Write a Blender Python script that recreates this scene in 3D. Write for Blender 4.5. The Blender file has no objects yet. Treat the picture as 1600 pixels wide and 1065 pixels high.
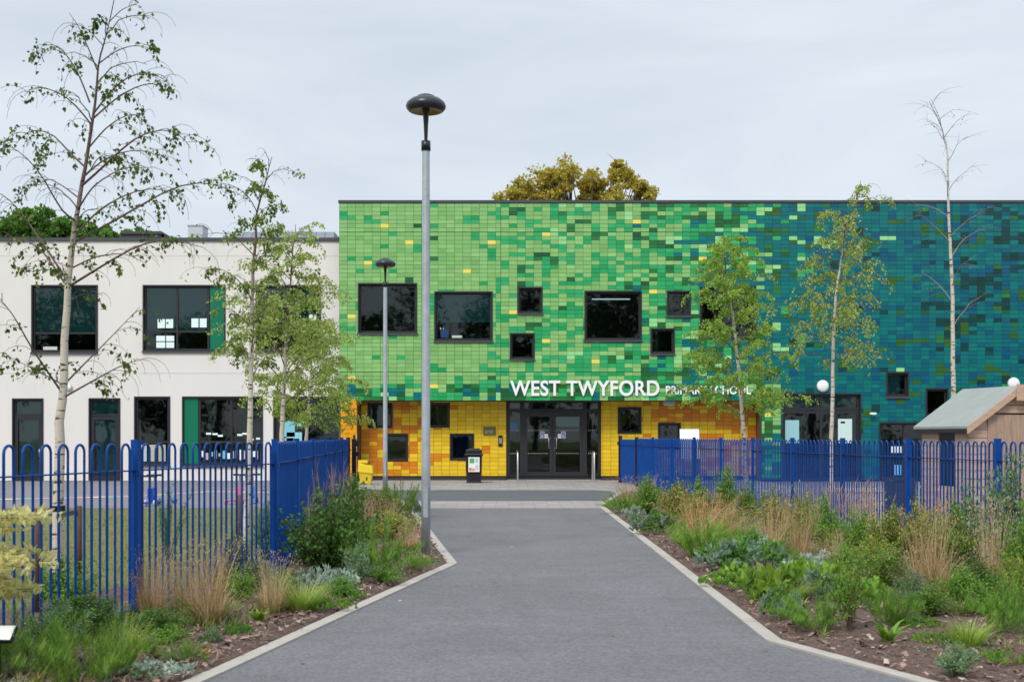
import bpy, math, random
import numpy as np
from math import radians as R, sin, cos, pi
rng = np.random.default_rng(7)
random.seed(7)
SC = bpy.context.scene
COL = SC.collection

# ------------------------------------------------------------------ camera
F = 1900.0            # focal length in photo pixels (photo is 1600 wide)
CX, CY, EYE = 795.0, 681.0, 1.6
cam = bpy.data.cameras.new('camera')
cam.sensor_width = 36.0
cam.lens = F / 1600.0 * 36.0
cam.shift_x = 5.0 / 1600.0
cam.shift_y = (CY - 532.5) / 1600.0
cam.clip_start = 0.1
cam.clip_end = 3000
cam.dof.use_dof = True
cam.dof.focus_distance = 30.0
cam.dof.aperture_fstop = 4.0
co = bpy.data.objects.new('camera', cam)
co.location = (0, 0, EYE)
co.rotation_euler = (R(90), 0, 0)
COL.objects.link(co)
SC.camera = co

# ------------------------------------------------------------------ world: overcast sky
SUN_EL, SUN_AZ = 48.0, 205.0      # soft sun behind the camera, a little to the left
w = bpy.data.worlds.new('World')
SC.world = w
w.use_nodes = True
nt = w.node_tree
nt.nodes.clear()
out = nt.nodes.new('ShaderNodeOutputWorld')
bg = nt.nodes.new('ShaderNodeBackground')
bg.inputs['Strength'].default_value = 0.12
sky = nt.nodes.new('ShaderNodeTexSky')
sky.sky_type = 'NISHITA'
sky.sun_disc = False
sky.sun_elevation = R(SUN_EL)
sky.sun_rotation = R(SUN_AZ)
tc = nt.nodes.new('ShaderNodeTexCoord')
mp = nt.nodes.new('ShaderNodeMapping')
mp.inputs['Scale'].default_value = (1.0, 1.0, 4.5)
nz = nt.nodes.new('ShaderNodeTexNoise')
nz.inputs['Scale'].default_value = 2.6
nz.inputs['Detail'].default_value = 6
nz.inputs['Roughness'].default_value = 0.55
nz.inputs['Distortion'].default_value = 0.6
cr = nt.nodes.new('ShaderNodeValToRGB')
cr.color_ramp.elements[0].position = 0.32
cr.color_ramp.elements[0].color = (4.45, 4.92, 5.45, 1)
cr.color_ramp.elements[1].position = 0.68
cr.color_ramp.elements[1].color = (5.45, 5.88, 6.35, 1)
sep = nt.nodes.new('ShaderNodeSeparateXYZ')
zr = nt.nodes.new('ShaderNodeMapRange')       # an overcast sky is brighter towards the zenith
zr.inputs['From Min'].default_value = 0.30
zr.inputs['From Max'].default_value = 1.0
zr.inputs['To Min'].default_value = 1.0
zr.inputs['To Max'].default_value = 1.55
mul = nt.nodes.new('ShaderNodeMix'); mul.data_type = 'RGBA'; mul.blend_type = 'MULTIPLY'
mul.inputs['Factor'].default_value = 1.0
mx = nt.nodes.new('ShaderNodeMix'); mx.data_type = 'RGBA'
mx.inputs['Factor'].default_value = 0.9
L = nt.links.new
L(tc.outputs['Generated'], mp.inputs['Vector']); L(mp.outputs['Vector'], nz.inputs['Vector'])
L(nz.outputs['Fac'], cr.inputs['Fac']); L(tc.outputs['Generated'], sep.inputs[0]); L(sep.outputs['Z'], zr.inputs['Value'])
L(cr.outputs['Color'], mul.inputs[6]); L(zr.outputs['Result'], mul.inputs[7])
L(sky.outputs['Color'], mx.inputs[6]); L(mul.outputs[2], mx.inputs[7])
L(mx.outputs[2], bg.inputs['Color']); L(bg.outputs['Background'], out.inputs['Surface'])

sl = bpy.data.lights.new('sun', 'SUN')
sl.energy = 1.9
sl.angle = R(18)
sl.color = (1.0, 0.95, 0.88)
so = bpy.data.objects.new('sun', sl)
so.rotation_euler = (R(90 - SUN_EL), 0, R(180 - SUN_AZ) )
so.location = (0, -20, 30)
COL.objects.link(so)

SC.view_settings.view_transform = 'Standard'
SC.view_settings.look = 'None'
SC.view_settings.exposure = 0.34
SC.view_settings.gamma = 1.0
SC.render.engine = 'CYCLES'
SC.cycles.max_bounces = 6
SC.cycles.transparent_max_bounces = 12
SC.cycles.use_denoising = True

# ------------------------------------------------------------------ measuring
def px(x, Y): return (x - CX) * Y / F
def pz(y, Y): return EYE + (CY - y) * Y / F
def gp(x, y):
    Y = F * EYE / (y - CY)
    return px(x, Y), Y
def s2l(c):
    c = c / 255.0
    return c / 12.92 if c <= 0.04045 else ((c + 0.055) / 1.055) ** 2.4
def rgb(r, g, b, k=1.0): return (s2l(r) * k, s2l(g) * k, s2l(b) * k)

# ------------------------------------------------------------------ mesh builder
class MB:
    def __init__(s):
        s.V = []; s.F = {3: [], 4: []}; s.C = {3: [], 4: []}; s.M = {3: [], 4: []}; s.n = 0
    def add(s, V, Fc, col=(1, 1, 1), mi=0):
        V = np.asarray(V, float).reshape(-1, 3); Fc = np.asarray(Fc, int)
        k = Fc.shape[1]
        s.V.append(V); s.F[k].append(Fc + s.n); s.n += len(V)
        c = np.asarray(col, float)
        if c.ndim == 1: c = np.tile(c, (len(Fc), 1))
        s.C[k].append(c); s.M[k].append(np.full(len(Fc), mi))
    def box(s, x0, x1, y0, y1, z0, z1, col=(1, 1, 1), mi=0):
        V = [(x0,y0,z0),(x1,y0,z0),(x1,y1,z0),(x0,y1,z0),(x0,y0,z1),(x1,y0,z1),(x1,y1,z1),(x0,y1,z1)]
        s.add(V, [(0,3,2,1),(4,5,6,7),(0,1,5,4),(1,2,6,5),(2,3,7,6),(3,0,4,7)], col, mi)
    def obox(s, c, ax, ay, az, col=(1, 1, 1), mi=0):    # oriented box: centre and three half axes
        c, ax, ay, az = map(np.asarray, (c, ax, ay, az))
        V = [c-ax-ay-az, c+ax-ay-az, c+ax+ay-az, c-ax+ay-az, c-ax-ay+az, c+ax-ay+az, c+ax+ay+az, c-ax+ay+az]
        s.add(V, [(0,3,2,1),(4,5,6,7),(0,1,5,4),(1,2,6,5),(2,3,7,6),(3,0,4,7)], col, mi)
    def quad(s, a, b, c, d, col=(1, 1, 1), mi=0): s.add([a, b, c, d], [(0, 1, 2, 3)], col, mi)
    def prism(s, poly, z0, z1, col=(1, 1, 1), mi=0):    # fan prism of a convex polygon
        n = len(poly)
        V = [(p[0], p[1], z0) for p in poly] + [(p[0], p[1], z1) for p in poly]
        s.add(V, [(i, (i+1) % n, n+(i+1) % n, n+i) for i in range(n)], col, mi)
        s.add([(p[0], p[1], z1) for p in poly], [(0, i, i+1) for i in range(1, n-1)], col, mi)
        s.add([(p[0], p[1], z0) for p in poly], [(0, i+1, i) for i in range(1, n-1)], col, mi)
    def tube(s, pts, rad, sides=6, col=(1, 1, 1), mi=0, cap=True):
        P = np.asarray(pts, float); n = len(P)
        rad = np.broadcast_to(np.asarray(rad, float), (n,))
        T = np.gradient(P, axis=0); T /= (np.linalg.norm(T, axis=1, keepdims=True) + 1e-9)
        ref = np.array([0., 0, 1]) if abs(T[0][2]) < 0.9 else np.array([1., 0, 0])
        a = np.linspace(0, 2*pi, sides, endpoint=False)
        V = np.zeros((n, sides, 3)); u = np.cross(ref, T[0]); u /= np.linalg.norm(u)
        for i in range(n):
            u = u - T[i] * np.dot(u, T[i]); u /= np.linalg.norm(u) + 1e-9
            v = np.cross(T[i], u)
            V[i] = P[i] + rad[i] * (np.cos(a)[:, None] * u + np.sin(a)[:, None] * v)
        f = []
        for i in range(n-1):
            for j in range(sides):
                k = (j+1) % sides
                f.append((i*sides+j, i*sides+k, (i+1)*sides+k, (i+1)*sides+j))
        c = np.asarray(col, float)
        if c.ndim == 2: c = np.repeat(c[:n-1], sides, axis=0)
        s.add(V.reshape(-1, 3), f, c, mi)
        if cap:
            cc = col if np.ndim(col) == 1 else np.asarray(col)[-1]
            for e, sg in ((0, -1), (n-1, 1)):
                idx = [(0, j, j+1) if sg > 0 else (0, j+1, j) for j in range(1, sides-1)]
                s.add(V[e], idx, cc, mi)
    def lathe(s, prof, c=(0, 0, 0), seg=24, col=(1, 1, 1), mi=0):
        P = np.asarray(prof, float); n = len(P)
        a = np.linspace(0, 2*pi, seg, endpoint=False)
        V = np.stack([P[:, None, 0]*np.cos(a), P[:, None, 0]*np.sin(a), np.repeat(P[:, 1:2], seg, 1)], -1) + np.asarray(c, float)
        f = [(i*seg+j, i*seg+(j+1) % seg, (i+1)*seg+(j+1) % seg, (i+1)*seg+j) for i in range(n-1) for j in range(seg)]
        s.add(V.reshape(-1, 3), f, col, mi)
    def build(s, name, mats, parent=None, smooth=False, bevel=0, link=True):
        me = bpy.data.meshes.new(name)
        if s.n:
            V = np.concatenate(s.V)
            loops = []; tot = []; cols = []; mi = []
            for k in (3, 4):
                if s.F[k]:
                    f = np.concatenate(s.F[k]); loops.append(f.ravel()); tot.append(np.full(len(f), k))
                    cols.append(np.repeat(np.concatenate(s.C[k]), k, axis=0)); mi.append(np.concatenate(s.M[k]))
            loops = np.concatenate(loops); tot = np.concatenate(tot); cols = np.concatenate(cols); mi = np.concatenate(mi)
            me.vertices.add(len(V)); me.vertices.foreach_set('co', V.ravel())
            me.loops.add(len(loops)); me.loops.foreach_set('vertex_index', loops.astype(np.int32))
            me.polygons.add(len(tot))
            st = np.concatenate([[0], np.cumsum(tot)[:-1]])
            me.polygons.foreach_set('loop_start', st.astype(np.int32))
            me.polygons.foreach_set('loop_total', tot.astype(np.int32))
            me.polygons.foreach_set('material_index', mi.astype(np.int32))
            me.polygons.foreach_set('use_smooth', np.full(len(tot), smooth))
            me.update(calc_edges=True)
            at = me.color_attributes.new('col', 'FLOAT_COLOR', 'CORNER')
            at.data.foreach_set('color', np.concatenate([cols, np.ones((len(cols), 1))], 1).ravel())
        if not isinstance(mats, (list, tuple)): mats = [mats]
        for m in mats: me.materials.append(m)
        if not link: return me
        o = bpy.data.objects.new(name, me)
        COL.objects.link(o)
        if parent is not None: o.parent = parent
        if bevel:
            b = o.modifiers.new('bevel', 'BEVEL'); b.width = bevel; b.segments = 2; b.limit_method = 'ANGLE'
        return o

def tag(o, label=None, cat=None, group=None, kind=None):
    if label: o['label'] = label
    if cat: o['category'] = cat
    if group: o['group'] = group
    if kind: o['kind'] = kind
    return o
def empty(name, loc=(0, 0, 0), rz=0.0):
    o = bpy.data.objects.new(name, None); COL.objects.link(o)
    o.location = loc; o.rotation_euler = (0, 0, rz); o.empty_display_size = 0.2
    return o
def shift(o, loc):        # move a root whose children were made in world space back under an origin at its base
    return o

# ------------------------------------------------------------------ materials
def newmat(name):
    m = bpy.data.materials.new(name); m.use_nodes = True
    t = m.node_tree
    return m, t, t.nodes['Principled BSDF']
def M(name, c=None, rough=0.6, metal=0.0, spec=0.5, noise=0.0, nscale=8.0, bump=0.0, bscale=60.0, attr=False, coat=0.0, stretch=(1,1,1), wear=None, emit=None):
    m, t, b = newmat(name)
    b.inputs['Roughness'].default_value = rough
    b.inputs['Metallic'].default_value = metal
    b.inputs['Specular IOR Level'].default_value = spec
    if coat: b.inputs['Coat Weight'].default_value = coat; b.inputs['Coat Roughness'].default_value = 0.08
    N = t.nodes.new; K = t.links.new
    tcn = N('ShaderNodeTexCoord'); mpn = N('ShaderNodeMapping'); mpn.inputs['Scale'].default_value = stretch
    K(tcn.outputs['Object'], mpn.inputs['Vector'])
    if attr:
        a = N('ShaderNodeAttribute'); a.attribute_name = 'col'; src = a.outputs['Color']
    else:
        a = N('ShaderNodeRGB'); a.outputs[0].default_value = (*c, 1); src = a.outputs[0]
    if noise:
        n = N('ShaderNodeTexNoise'); n.inputs['Scale'].default_value = nscale; n.inputs['Detail'].default_value = 8; n.inputs['Roughness'].default_value = 0.65
        K(mpn.outputs['Vector'], n.inputs['Vector'])
        r = N('ShaderNodeMapRange'); r.inputs['From Min'].default_value = 0.25; r.inputs['From Max'].default_value = 0.75
        r.inputs['To Min'].default_value = 1 - noise; r.inputs['To Max'].default_value = 1 + noise
        K(n.outputs['Fac'], r.inputs['Value'])
        x = N('ShaderNodeMix'); x.data_type = 'RGBA'; x.blend_type = 'MULTIPLY'; x.inputs['Factor'].default_value = 1
        K(src, x.inputs[6]); K(r.outputs['Result'], x.inputs[7]); src = x.outputs[2]
    if wear:     # (colour, threshold, scale) blotches
        n = N('ShaderNodeTexNoise'); n.inputs['Scale'].default_value = wear[2]; n.inputs['Detail'].default_value = 10; n.inputs['Roughness'].default_value = 0.7
        K(mpn.outputs['Vector'], n.inputs['Vector'])
        r = N('ShaderNodeMapRange'); r.inputs['From Min'].default_value = wear[1]; r.inputs['From Max'].default_value = wear[1] + 0.14
        K(n.outputs['Fac'], r.inputs['Value'])
        x = N('ShaderNodeMix'); x.data_type = 'RGBA'; x.inputs[7].default_value = (*wear[0], 1)
        K(r.outputs['Result'], x.inputs['Factor']); K(src, x.inputs[6]); src = x.outputs[2]
    K(src, b.inputs['Base Color'])
    if emit:
        b.inputs['Emission Color'].default_value = (*emit[0], 1); b.inputs['Emission Strength'].default_value = emit[1]
    if bump:
        n = N('ShaderNodeTexNoise'); n.inputs['Scale'].default_value = bscale; n.inputs['Detail'].default_value = 6
        K(mpn.outputs['Vector'], n.inputs['Vector'])
        bp = N('ShaderNodeBump'); bp.inputs['Strength'].default_value = 1.0; bp.inputs['Distance'].default_value = bump
        K(n.outputs['Fac'], bp.inputs['Height']); K(bp.outputs['Normal'], b.inputs['Normal'])
    return m
def foliage(name, rough=0.45, trans=0.35, hue=0.03, val=0.25):
    m, t, b = newmat(name)
    N = t.nodes.new; K = t.links.new
    a = N('ShaderNodeAttribute'); a.attribute_name = 'col'
    oi = N('ShaderNodeObjectInfo')
    h = N('ShaderNodeHueSaturation')
    r1 = N('ShaderNodeMapRange'); r1.inputs['To Min'].default_value = 0.5 - hue; r1.inputs['To Max'].default_value = 0.5 + hue
    r2 = N('ShaderNodeMapRange'); r2.inputs['To Min'].default_value = 1 - val; r2.inputs['To Max'].default_value = 1 + val
    ml = N('ShaderNodeMath'); ml.operation = 'FRACT'; mm = N('ShaderNodeMath'); mm.operation = 'MULTIPLY'; mm.inputs[1].default_value = 7.31
    K(oi.outputs['Random'], r1.inputs['Value']); K(oi.outputs['Random'], mm.inputs[0]); K(mm.outputs[0], ml.inputs[0]); K(ml.outputs[0], r2.inputs['Value'])
    K(r1.outputs['Result'], h.inputs['Hue']); K(r2.outputs['Result'], h.inputs['Value']); K(a.outputs['Color'], h.inputs['Color'])
    K(h.outputs['Color'], b.inputs['Base Color'])
    b.inputs['Roughness'].default_value = rough; b.inputs['Specular IOR Level'].default_value = 0.35
    tr = N('ShaderNodeBsdfTranslucent'); K(h.outputs['Color'], tr.inputs['Color'])
    ms = N('ShaderNodeMixShader'); ms.inputs['Fac'].default_value = trans
    K(b.outputs['BSDF'], ms.inputs[1]); K(tr.outputs['BSDF'], ms.inputs[2])
    K(ms.outputs['Shader'], t.nodes['Material Output'].inputs['Surface'])
    return m
def glass_mat(name, tint=(0.70, 0.82, 0.82), boost=1.15):
    m, t, b = newmat(name); t.nodes.remove(b)
    N = t.nodes.new; K = t.links.new
    fr = N('ShaderNodeFresnel'); fr.inputs['IOR'].default_value = 1.5
    mu = N('ShaderNodeMath'); mu.operation = 'MULTIPLY'; mu.inputs[1].default_value = boost; mu.use_clamp = True
    tr = N('ShaderNodeBsdfTransparent'); tr.inputs['Color'].default_value = (*tint, 1)
    gl = N('ShaderNodeBsdfGlossy'); gl.inputs['Roughness'].default_value = 0.02
    n = N('ShaderNodeTexNoise'); n.inputs['Scale'].default_value = 1.3
    tcn = N('ShaderNodeTexCoord'); K(tcn.outputs['Object'], n.inputs['Vector'])
    bp = N('ShaderNodeBump'); bp.inputs['Distance'].default_value = 0.0015; K(n.outputs['Fac'], bp.inputs['Height']); K(bp.outputs['Normal'], gl.inputs['Normal'])
    ms = N('ShaderNodeMixShader')
    K(fr.outputs[0], mu.inputs[0]); K(mu.outputs[0], ms.inputs['Fac']); K(tr.outputs[0], ms.inputs[1]); K(gl.outputs[0], ms.inputs[2])
    K(ms.outputs[0], t.nodes['Material Output'].inputs['Surface'])
    return m
def bark_mat(name):
    m, t, b = newmat(name)
    N = t.nodes.new; K = t.links.new
    a = N('ShaderNodeAttribute'); a.attribute_name = 'col'
    tcn = N('ShaderNodeTexCoord'); mpn = N('ShaderNodeMapping'); mpn.inputs['Scale'].default_value = (4, 4, 16)
    K(tcn.outputs['Object'], mpn.inputs['Vector'])
    n = N('ShaderNodeTexNoise'); n.inputs['Scale'].default_value = 1.6; n.inputs['Detail'].default_value = 5; K(mpn.outputs['Vector'], n.inputs['Vector'])
    r = N('ShaderNodeMapRange'); r.inputs['From Min'].default_value = 0.56; r.inputs['From Max'].default_value = 0.64
    K(n.outputs['Fac'], r.inputs['Value'])
    x = N('ShaderNodeMix'); x.data_type = 'RGBA'; x.inputs[7].default_value = (0.035, 0.028, 0.024, 1)
    K(r.outputs['Result'], x.inputs['Factor']); K(a.outputs['Color'], x.inputs[6]); K(x.outputs[2], b.inputs['Base Color'])
    b.inputs['Roughness'].default_value = 0.7
    return m
MAT = {}
MAT['tile'] = M('glazed_tile', attr=True, rough=0.25, spec=0.4, noise=0.06, nscale=3.0, bump=0.0012, bscale=5)
MAT['grout'] = M('grout', (0.045, 0.085, 0.06), rough=0.8)
MAT['grout_warm'] = M('warm_grout', (0.12, 0.07, 0.03), rough=0.8)
MAT['render'] = M('white_render', (0.765, 0.735, 0.70), rough=0.85, noise=0.04, nscale=0.9, bump=0.002, bscale=40, stretch=(1, 1, .22), wear=((0.69, 0.655, 0.62), 0.57, 1.1))
MAT['frame'] = M('dark_frame', (0.022, 0.022, 0.027), rough=0.42, noise=0.15)
MAT['coping'] = M('coping', (0.06, 0.065, 0.075), rough=0.45, noise=0.1)
MAT['plinth'] = M('plinth', (0.04, 0.04, 0.045), rough=0.8)
MAT['inner'] = M('interior', (0.11, 0.11, 0.11), rough=0.9)
MAT['blind'] = M('teal_blind', (0.07, 0.23, 0.235), rough=0.8, noise=0.08, nscale=2)
MAT['greenpanel'] = M('green_panel', (0.0, 0.17, 0.085), rough=0.3, noise=0.05, nscale=1)
MAT['glass'] = glass_mat('glass')
MAT['white'] = M('white_paint', (0.88, 0.88, 0.88), rough=0.5)
MAT['paper'] = M('paper', attr=True, rough=0.8)
MAT['galv'] = M('galvanised_steel', (0.42, 0.46, 0.50), rough=0.5, metal=0.35, noise=0.16, nscale=9, wear=((0.25, 0.28, 0.31), 0.62, 6))
MAT['black'] = M('black_paint', (0.012, 0.013, 0.018), rough=0.35, noise=0.2)
MAT['head'] = M('lamp_head_paint', (0.025, 0.03, 0.04), rough=0.32)
MAT['amber'] = M('amber_lens', (0.30, 0.17, 0.03), rough=0.3)
MAT['blue'] = M('blue_paint', (0.001, 0.058, 0.29), rough=0.42, spec=0.25, noise=0.22, nscale=5, wear=((0.03, 0.075, 0.22), 0.60, 7))
MAT['steel'] = M('stainless', (0.6, 0.6, 0.62), rough=0.3, metal=0.9)
def asphalt_mat():
    m, t, b = newmat('asphalt'); N = t.nodes.new; K = t.links.new; tcn = N('ShaderNodeTexCoord')
    def noise(sc, det, stretch=(1, 1, 1), lo=.3, hi=.7, a=.9, c=1.1):
        mpn = N('ShaderNodeMapping'); mpn.inputs['Scale'].default_value = stretch; K(tcn.outputs['Object'], mpn.inputs['Vector'])
        n = N('ShaderNodeTexNoise'); n.inputs['Scale'].default_value = sc; n.inputs['Detail'].default_value = det; n.inputs['Roughness'].default_value = .7; K(mpn.outputs[0], n.inputs['Vector'])
        r = N('ShaderNodeMapRange'); r.inputs['From Min'].default_value = lo; r.inputs['From Max'].default_value = hi; r.inputs['To Min'].default_value = a; r.inputs['To Max'].default_value = c; K(n.outputs['Fac'], r.inputs['Value']); return r.outputs['Result'], n.outputs['Fac']
    v = N('ShaderNodeTexVoronoi'); v.inputs['Scale'].default_value = 55; K(tcn.outputs['Object'], v.inputs['Vector'])
    rv = N('ShaderNodeMapRange'); rv.inputs['To Min'].default_value = .78; rv.inputs['To Max'].default_value = 1.22; sp = N('ShaderNodeSeparateColor'); K(v.outputs['Color'], sp.inputs[0]); K(sp.outputs[0], rv.inputs['Value'])
    outs = [noise(.45, 7, a=.86, c=1.12)[0], noise(3.0, 8, (.3, 1.6, 1), a=.93, c=1.07)[0], noise(16, 6, lo=.35, hi=.65, a=.95, c=1.05)[0], rv.outputs['Result'], noise(1.1, 3, (1, .12, 1), lo=.52, hi=.72, a=1.0, c=.88)[0]]
    cur = outs[0]
    for o in outs[1:]: mm = N('ShaderNodeMath'); mm.operation = 'MULTIPLY'; K(cur, mm.inputs[0]); K(o, mm.inputs[1]); cur = mm.outputs[0]
    x = N('ShaderNodeMix'); x.data_type = 'RGBA'; x.blend_type = 'MULTIPLY'; x.inputs['Factor'].default_value = 1; x.inputs[6].default_value = (.166, .167, .176, 1); K(cur, x.inputs[7]); K(x.outputs[2], b.inputs['Base Color'])
    b.inputs['Roughness'].default_value = .85; b.inputs['Specular IOR Level'].default_value = .3
    bp = N('ShaderNodeBump'); bp.inputs['Distance'].default_value = .004; K(v.outputs['Distance'], bp.inputs['Height']); K(bp.outputs[0], b.inputs['Normal'])
    return m
MAT['asphalt'] = asphalt_mat()
MAT['asphalt2'] = M('dark_asphalt', (0.105, 0.11, 0.12), rough=0.9, noise=0.12, nscale=0.8, bump=0.004, bscale=90)
MAT['playground'] = M('playground_tarmac', (0.20, 0.19, 0.21), rough=0.9, noise=0.12, nscale=0.6, bump=0.003, bscale=80)
MAT['kerb'] = M('kerb_concrete', (0.43, 0.40, 0.355), rough=0.9, noise=0.13, nscale=5, bump=0.002, bscale=70)
MAT['mulch'] = M('mulch', (0.135, 0.084, 0.066), rough=0.95, noise=0.75, nscale=26, bump=0.05, bscale=28, wear=((0.34, 0.25, 0.20), 0.58, 34))
MAT['chip'] = M('bark_chip', attr=True, rough=0.9)
MAT['lawn'] = M('lawn', (0.15, 0.165, 0.045), rough=0.95, noise=0.3, nscale=3, bump=0.02, bscale=50, wear=((0.24, 0.20, 0.09), 0.58, 1.7))
MAT['leaf'] = foliage('leaf', hue=.010, val=.16)
MAT['treeleaf'] = foliage('tree_leaf', trans=.5, hue=.004, val=.05)
MAT['bark'] = bark_mat('birch_bark')
MAT['twig'] = M('twig', attr=True, rough=0.7, noise=0.15, nscale=20)
MAT['wood'] = M('shed_boards', (0.56, 0.38, 0.27), rough=0.75, noise=0.22, nscale=4, stretch=(1, 1, 9), bump=0.002, bscale=20)
MAT['stake'] = M('stake_wood', (0.14, 0.085, 0.06), rough=0.8, noise=0.3, nscale=8, stretch=(8, 8, 1))
MAT['felt'] = M('roofing_felt', (0.30, 0.335, 0.32), rough=0.95, noise=0.1, nscale=4, bump=0.002, bscale=150)
MAT['paintc'] = M('coloured_paint', attr=True, rough=0.5, noise=0.08, nscale=5)
MAT['zinc'] = M('grey_roof_sheet', (0.20, 0.24, 0.28), rough=0.5, noise=0.08, nscale=1)
MAT['lit'] = M('fluorescent_tube', (0.9, 0.9, 0.9), emit=((0.85, 0.95, 1.0), 0.6))
def paver_mat():
    m, t, b = newmat('pale_pavers'); N = t.nodes.new; K = t.links.new
    tcn = N('ShaderNodeTexCoord'); br = N('ShaderNodeTexBrick'); br.inputs['Scale'].default_value = 1.0
    br.inputs['Color1'].default_value = (0.36, 0.33, 0.32, 1); br.inputs['Color2'].default_value = (0.29, 0.265, 0.26, 1); br.inputs['Mortar'].default_value = (0.15, 0.14, 0.13, 1)
    br.inputs['Brick Width'].default_value = 0.6; br.inputs['Row Height'].default_value = 0.4; br.inputs['Mortar Size'].default_value = 0.008
    K(tcn.outputs['Object'], br.inputs['Vector'])
    n = N('ShaderNodeTexNoise'); n.inputs['Scale'].default_value = 1.4; n.inputs['Detail'].default_value = 9; K(tcn.outputs['Object'], n.inputs['Vector'])
    r = N('ShaderNodeMapRange'); r.inputs['To Min'].default_value = 0.75; r.inputs['To Max'].default_value = 1.25; K(n.outputs['Fac'], r.inputs['Value'])
    x = N('ShaderNodeMix'); x.data_type = 'RGBA'; x.blend_type = 'MULTIPLY'; x.inputs['Factor'].default_value = 1
    K(br.outputs['Color'], x.inputs[6]); K(r.outputs['Result'], x.inputs[7]); K(x.outputs[2], b.inputs['Base Color']); b.inputs['Roughness'].default_value = 0.85
    return m
MAT['paver'] = paver_mat()

# ------------------------------------------------------------------ ground, path, beds
FENCE_L = [(-7.2, -4.0), (-5.60, 2.0), (-3.72, 8.85), (-3.25, 10.6), (-2.54, 13.2), (-3.70, 28.0)]
def interp(poly, Y):
    ys = [p[1] for p in poly]; xs = [p[0] for p in poly]
    return float(np.interp(Y, ys, xs))
KERB_L = [(-4.35, -4.0), (-3.05, 2.0), (-0.645, 15.2), (-2.14, 27.1), (-3.6, 36.0)]
KERB_R = [(7.4, -4.0), (4.98, 2.0), (2.007, 9.45), (2.04, 27.9), (3.1, 34.3)]
def fenceR(Y): return 7.0 - 0.0763 * Y

def sheet(name, poly, z, mat, kind='structure'):
    me = bpy.data.meshes.new(name)
    me.from_pydata([(p[0], p[1], z) for p in poly], [], [tuple(range(len(poly)))])
    me.materials.append(mat); o = bpy.data.objects.new(name, me); COL.objects.link(o); o['kind'] = kind
    return o
sheet('ground', [(-900, -300), (900, -300), (900, 1500), (-900, 1500)], -0.05, MAT['lawn'])
sheet('lawn', [(-30, 3), (-1.5, 3), (-1.5, 27.0), (-30, 27.0)], -0.004, MAT['lawn'])
sheet('playground', [(-30, 27.0), (-3.3, 27.0), (-3.3, 43.6), (-30, 43.6)], 0.0, MAT['playground'])
sheet('playground_yard', [(3.0, 8.0), (30, 8.0), (30, 43.1), (3.0, 43.1)], -0.002, MAT['playground'])
sheet('pavement', [(-3.2, 26.9), (4.2, 26.9), (8.95, 36.2), (8.95, 44.1), (-5.8, 44.1), (-5.8, 36.2), (-3.6, 36.0)], 0.006, MAT['paver'])
sheet('road', [(-3.35, 29.9), (2.72, 30.0), (3.0, 31.5), (2.95, 35.2), (2.5, 35.9), (-3.55, 35.9)], 0.011, MAT['asphalt2'])
sheet('path', [(-4.35, -4), (7.4, -4), (4.98, 2), (2.007, 9.45), (2.04, 27.3), (-2.16, 27.1), (-0.645, 15.2), (-3.05, 2)], 0.003, MAT['asphalt'])

def strip_along(poly, width, side, z0, z1, name, mat, ymax=99, unit=0.914):
    """kerb of separate stones along a polyline; side=+1 puts the body on the larger-x side"""
    mb = MB()
    P = [np.array(p) for p in poly if p[1] <= ymax]
    outp = []
    for i, p in enumerate(P):
        ns = []
        for a, b in ((i-1, i), (i, i+1)):
            if 0 <= a and b < len(P):
                d = P[b] - P[a]; d /= np.linalg.norm(d); ns.append(np.array([d[1], -d[0]]) * side)
        n = sum(ns) / len(ns); n /= np.linalg.norm(n); n /= max(0.5, float(np.dot(n, ns[0])))
        outp.append(p + n * width)
    for i in range(len(P)-1):
        Ls = np.linalg.norm(P[i+1]-P[i]); k = max(1, int(round(Ls/unit)))
        for j in range(k):
            g = 0.003 / Ls
            t0, t1 = j/k + g, (j+1)/k - g
            a, b = P[i]*(1-t0)+P[i+1]*t0, P[i]*(1-t1)+P[i+1]*t1
            c, d = outp[i]*(1-t1)+outp[i+1]*t1, outp[i]*(1-t0)+outp[i+1]*t0
            dz = random.uniform(-0.002, 0.002)
            q = [a, b, c, d] if side < 0 else [a, d, c, b]
            if side < 0: q = [a, b, c, d]
            area = sum(q[m][0]*q[(m+1) % 4][1]-q[(m+1) % 4][0]*q[m][1] for m in range(4))
            if area < 0: q = q[::-1]
            mb.prism(q, z0, z1+dz)
    o = mb.build(name, mat, bevel=0.006); o['kind'] = 'structure'
    return o
strip_along(KERB_L, 0.12, -1, -0.04, 0.018, 'kerb', MAT['kerb'])
strip_along(KERB_R, 0.12, +1, -0.04, 0.018, 'kerb', MAT['kerb'])

def vnoise(x, y, s=1.0, seed=0):
    return (np.sin(x*1.7*s+seed)*np.cos(y*2.3*s-seed*1.3) + 0.5*np.sin(x*5.1*s-y*3.3*s+seed*2.1) + 0.3*np.cos(x*11.3*s+y*9.7*s))
def bed(name, left, right, y0, y1, seed):
    mb = MB(); nr, nc = int((y1-y0)/0.12), 46
    ys = np.linspace(y0, y1, nr+1)
    V = []
    for y in ys:
        a, b = left(y), right(y)
        xs = np.linspace(a, b, nc+1)
        e = np.minimum(1, np.minimum(xs-a, b-xs)/0.25)
        z = 0.004 + 0.036*e + 0.014*e*vnoise(xs, y, 1.0, seed) + 0.006*e*rng.normal(size=xs.shape)
        V += [(x, y, q) for x, q in zip(xs, z)]
    f = [(i*(nc+1)+j, i*(nc+1)+j+1, (i+1)*(nc+1)+j+1, (i+1)*(nc+1)+j) for i in range(nr) for j in range(nc)]
    mb.add(V, f)
    o = mb.build(name, MAT['mulch'], smooth=True); o['kind'] = 'structure'
    return o
def kl(Y): return interp(KERB_L, Y) - 0.124
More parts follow.
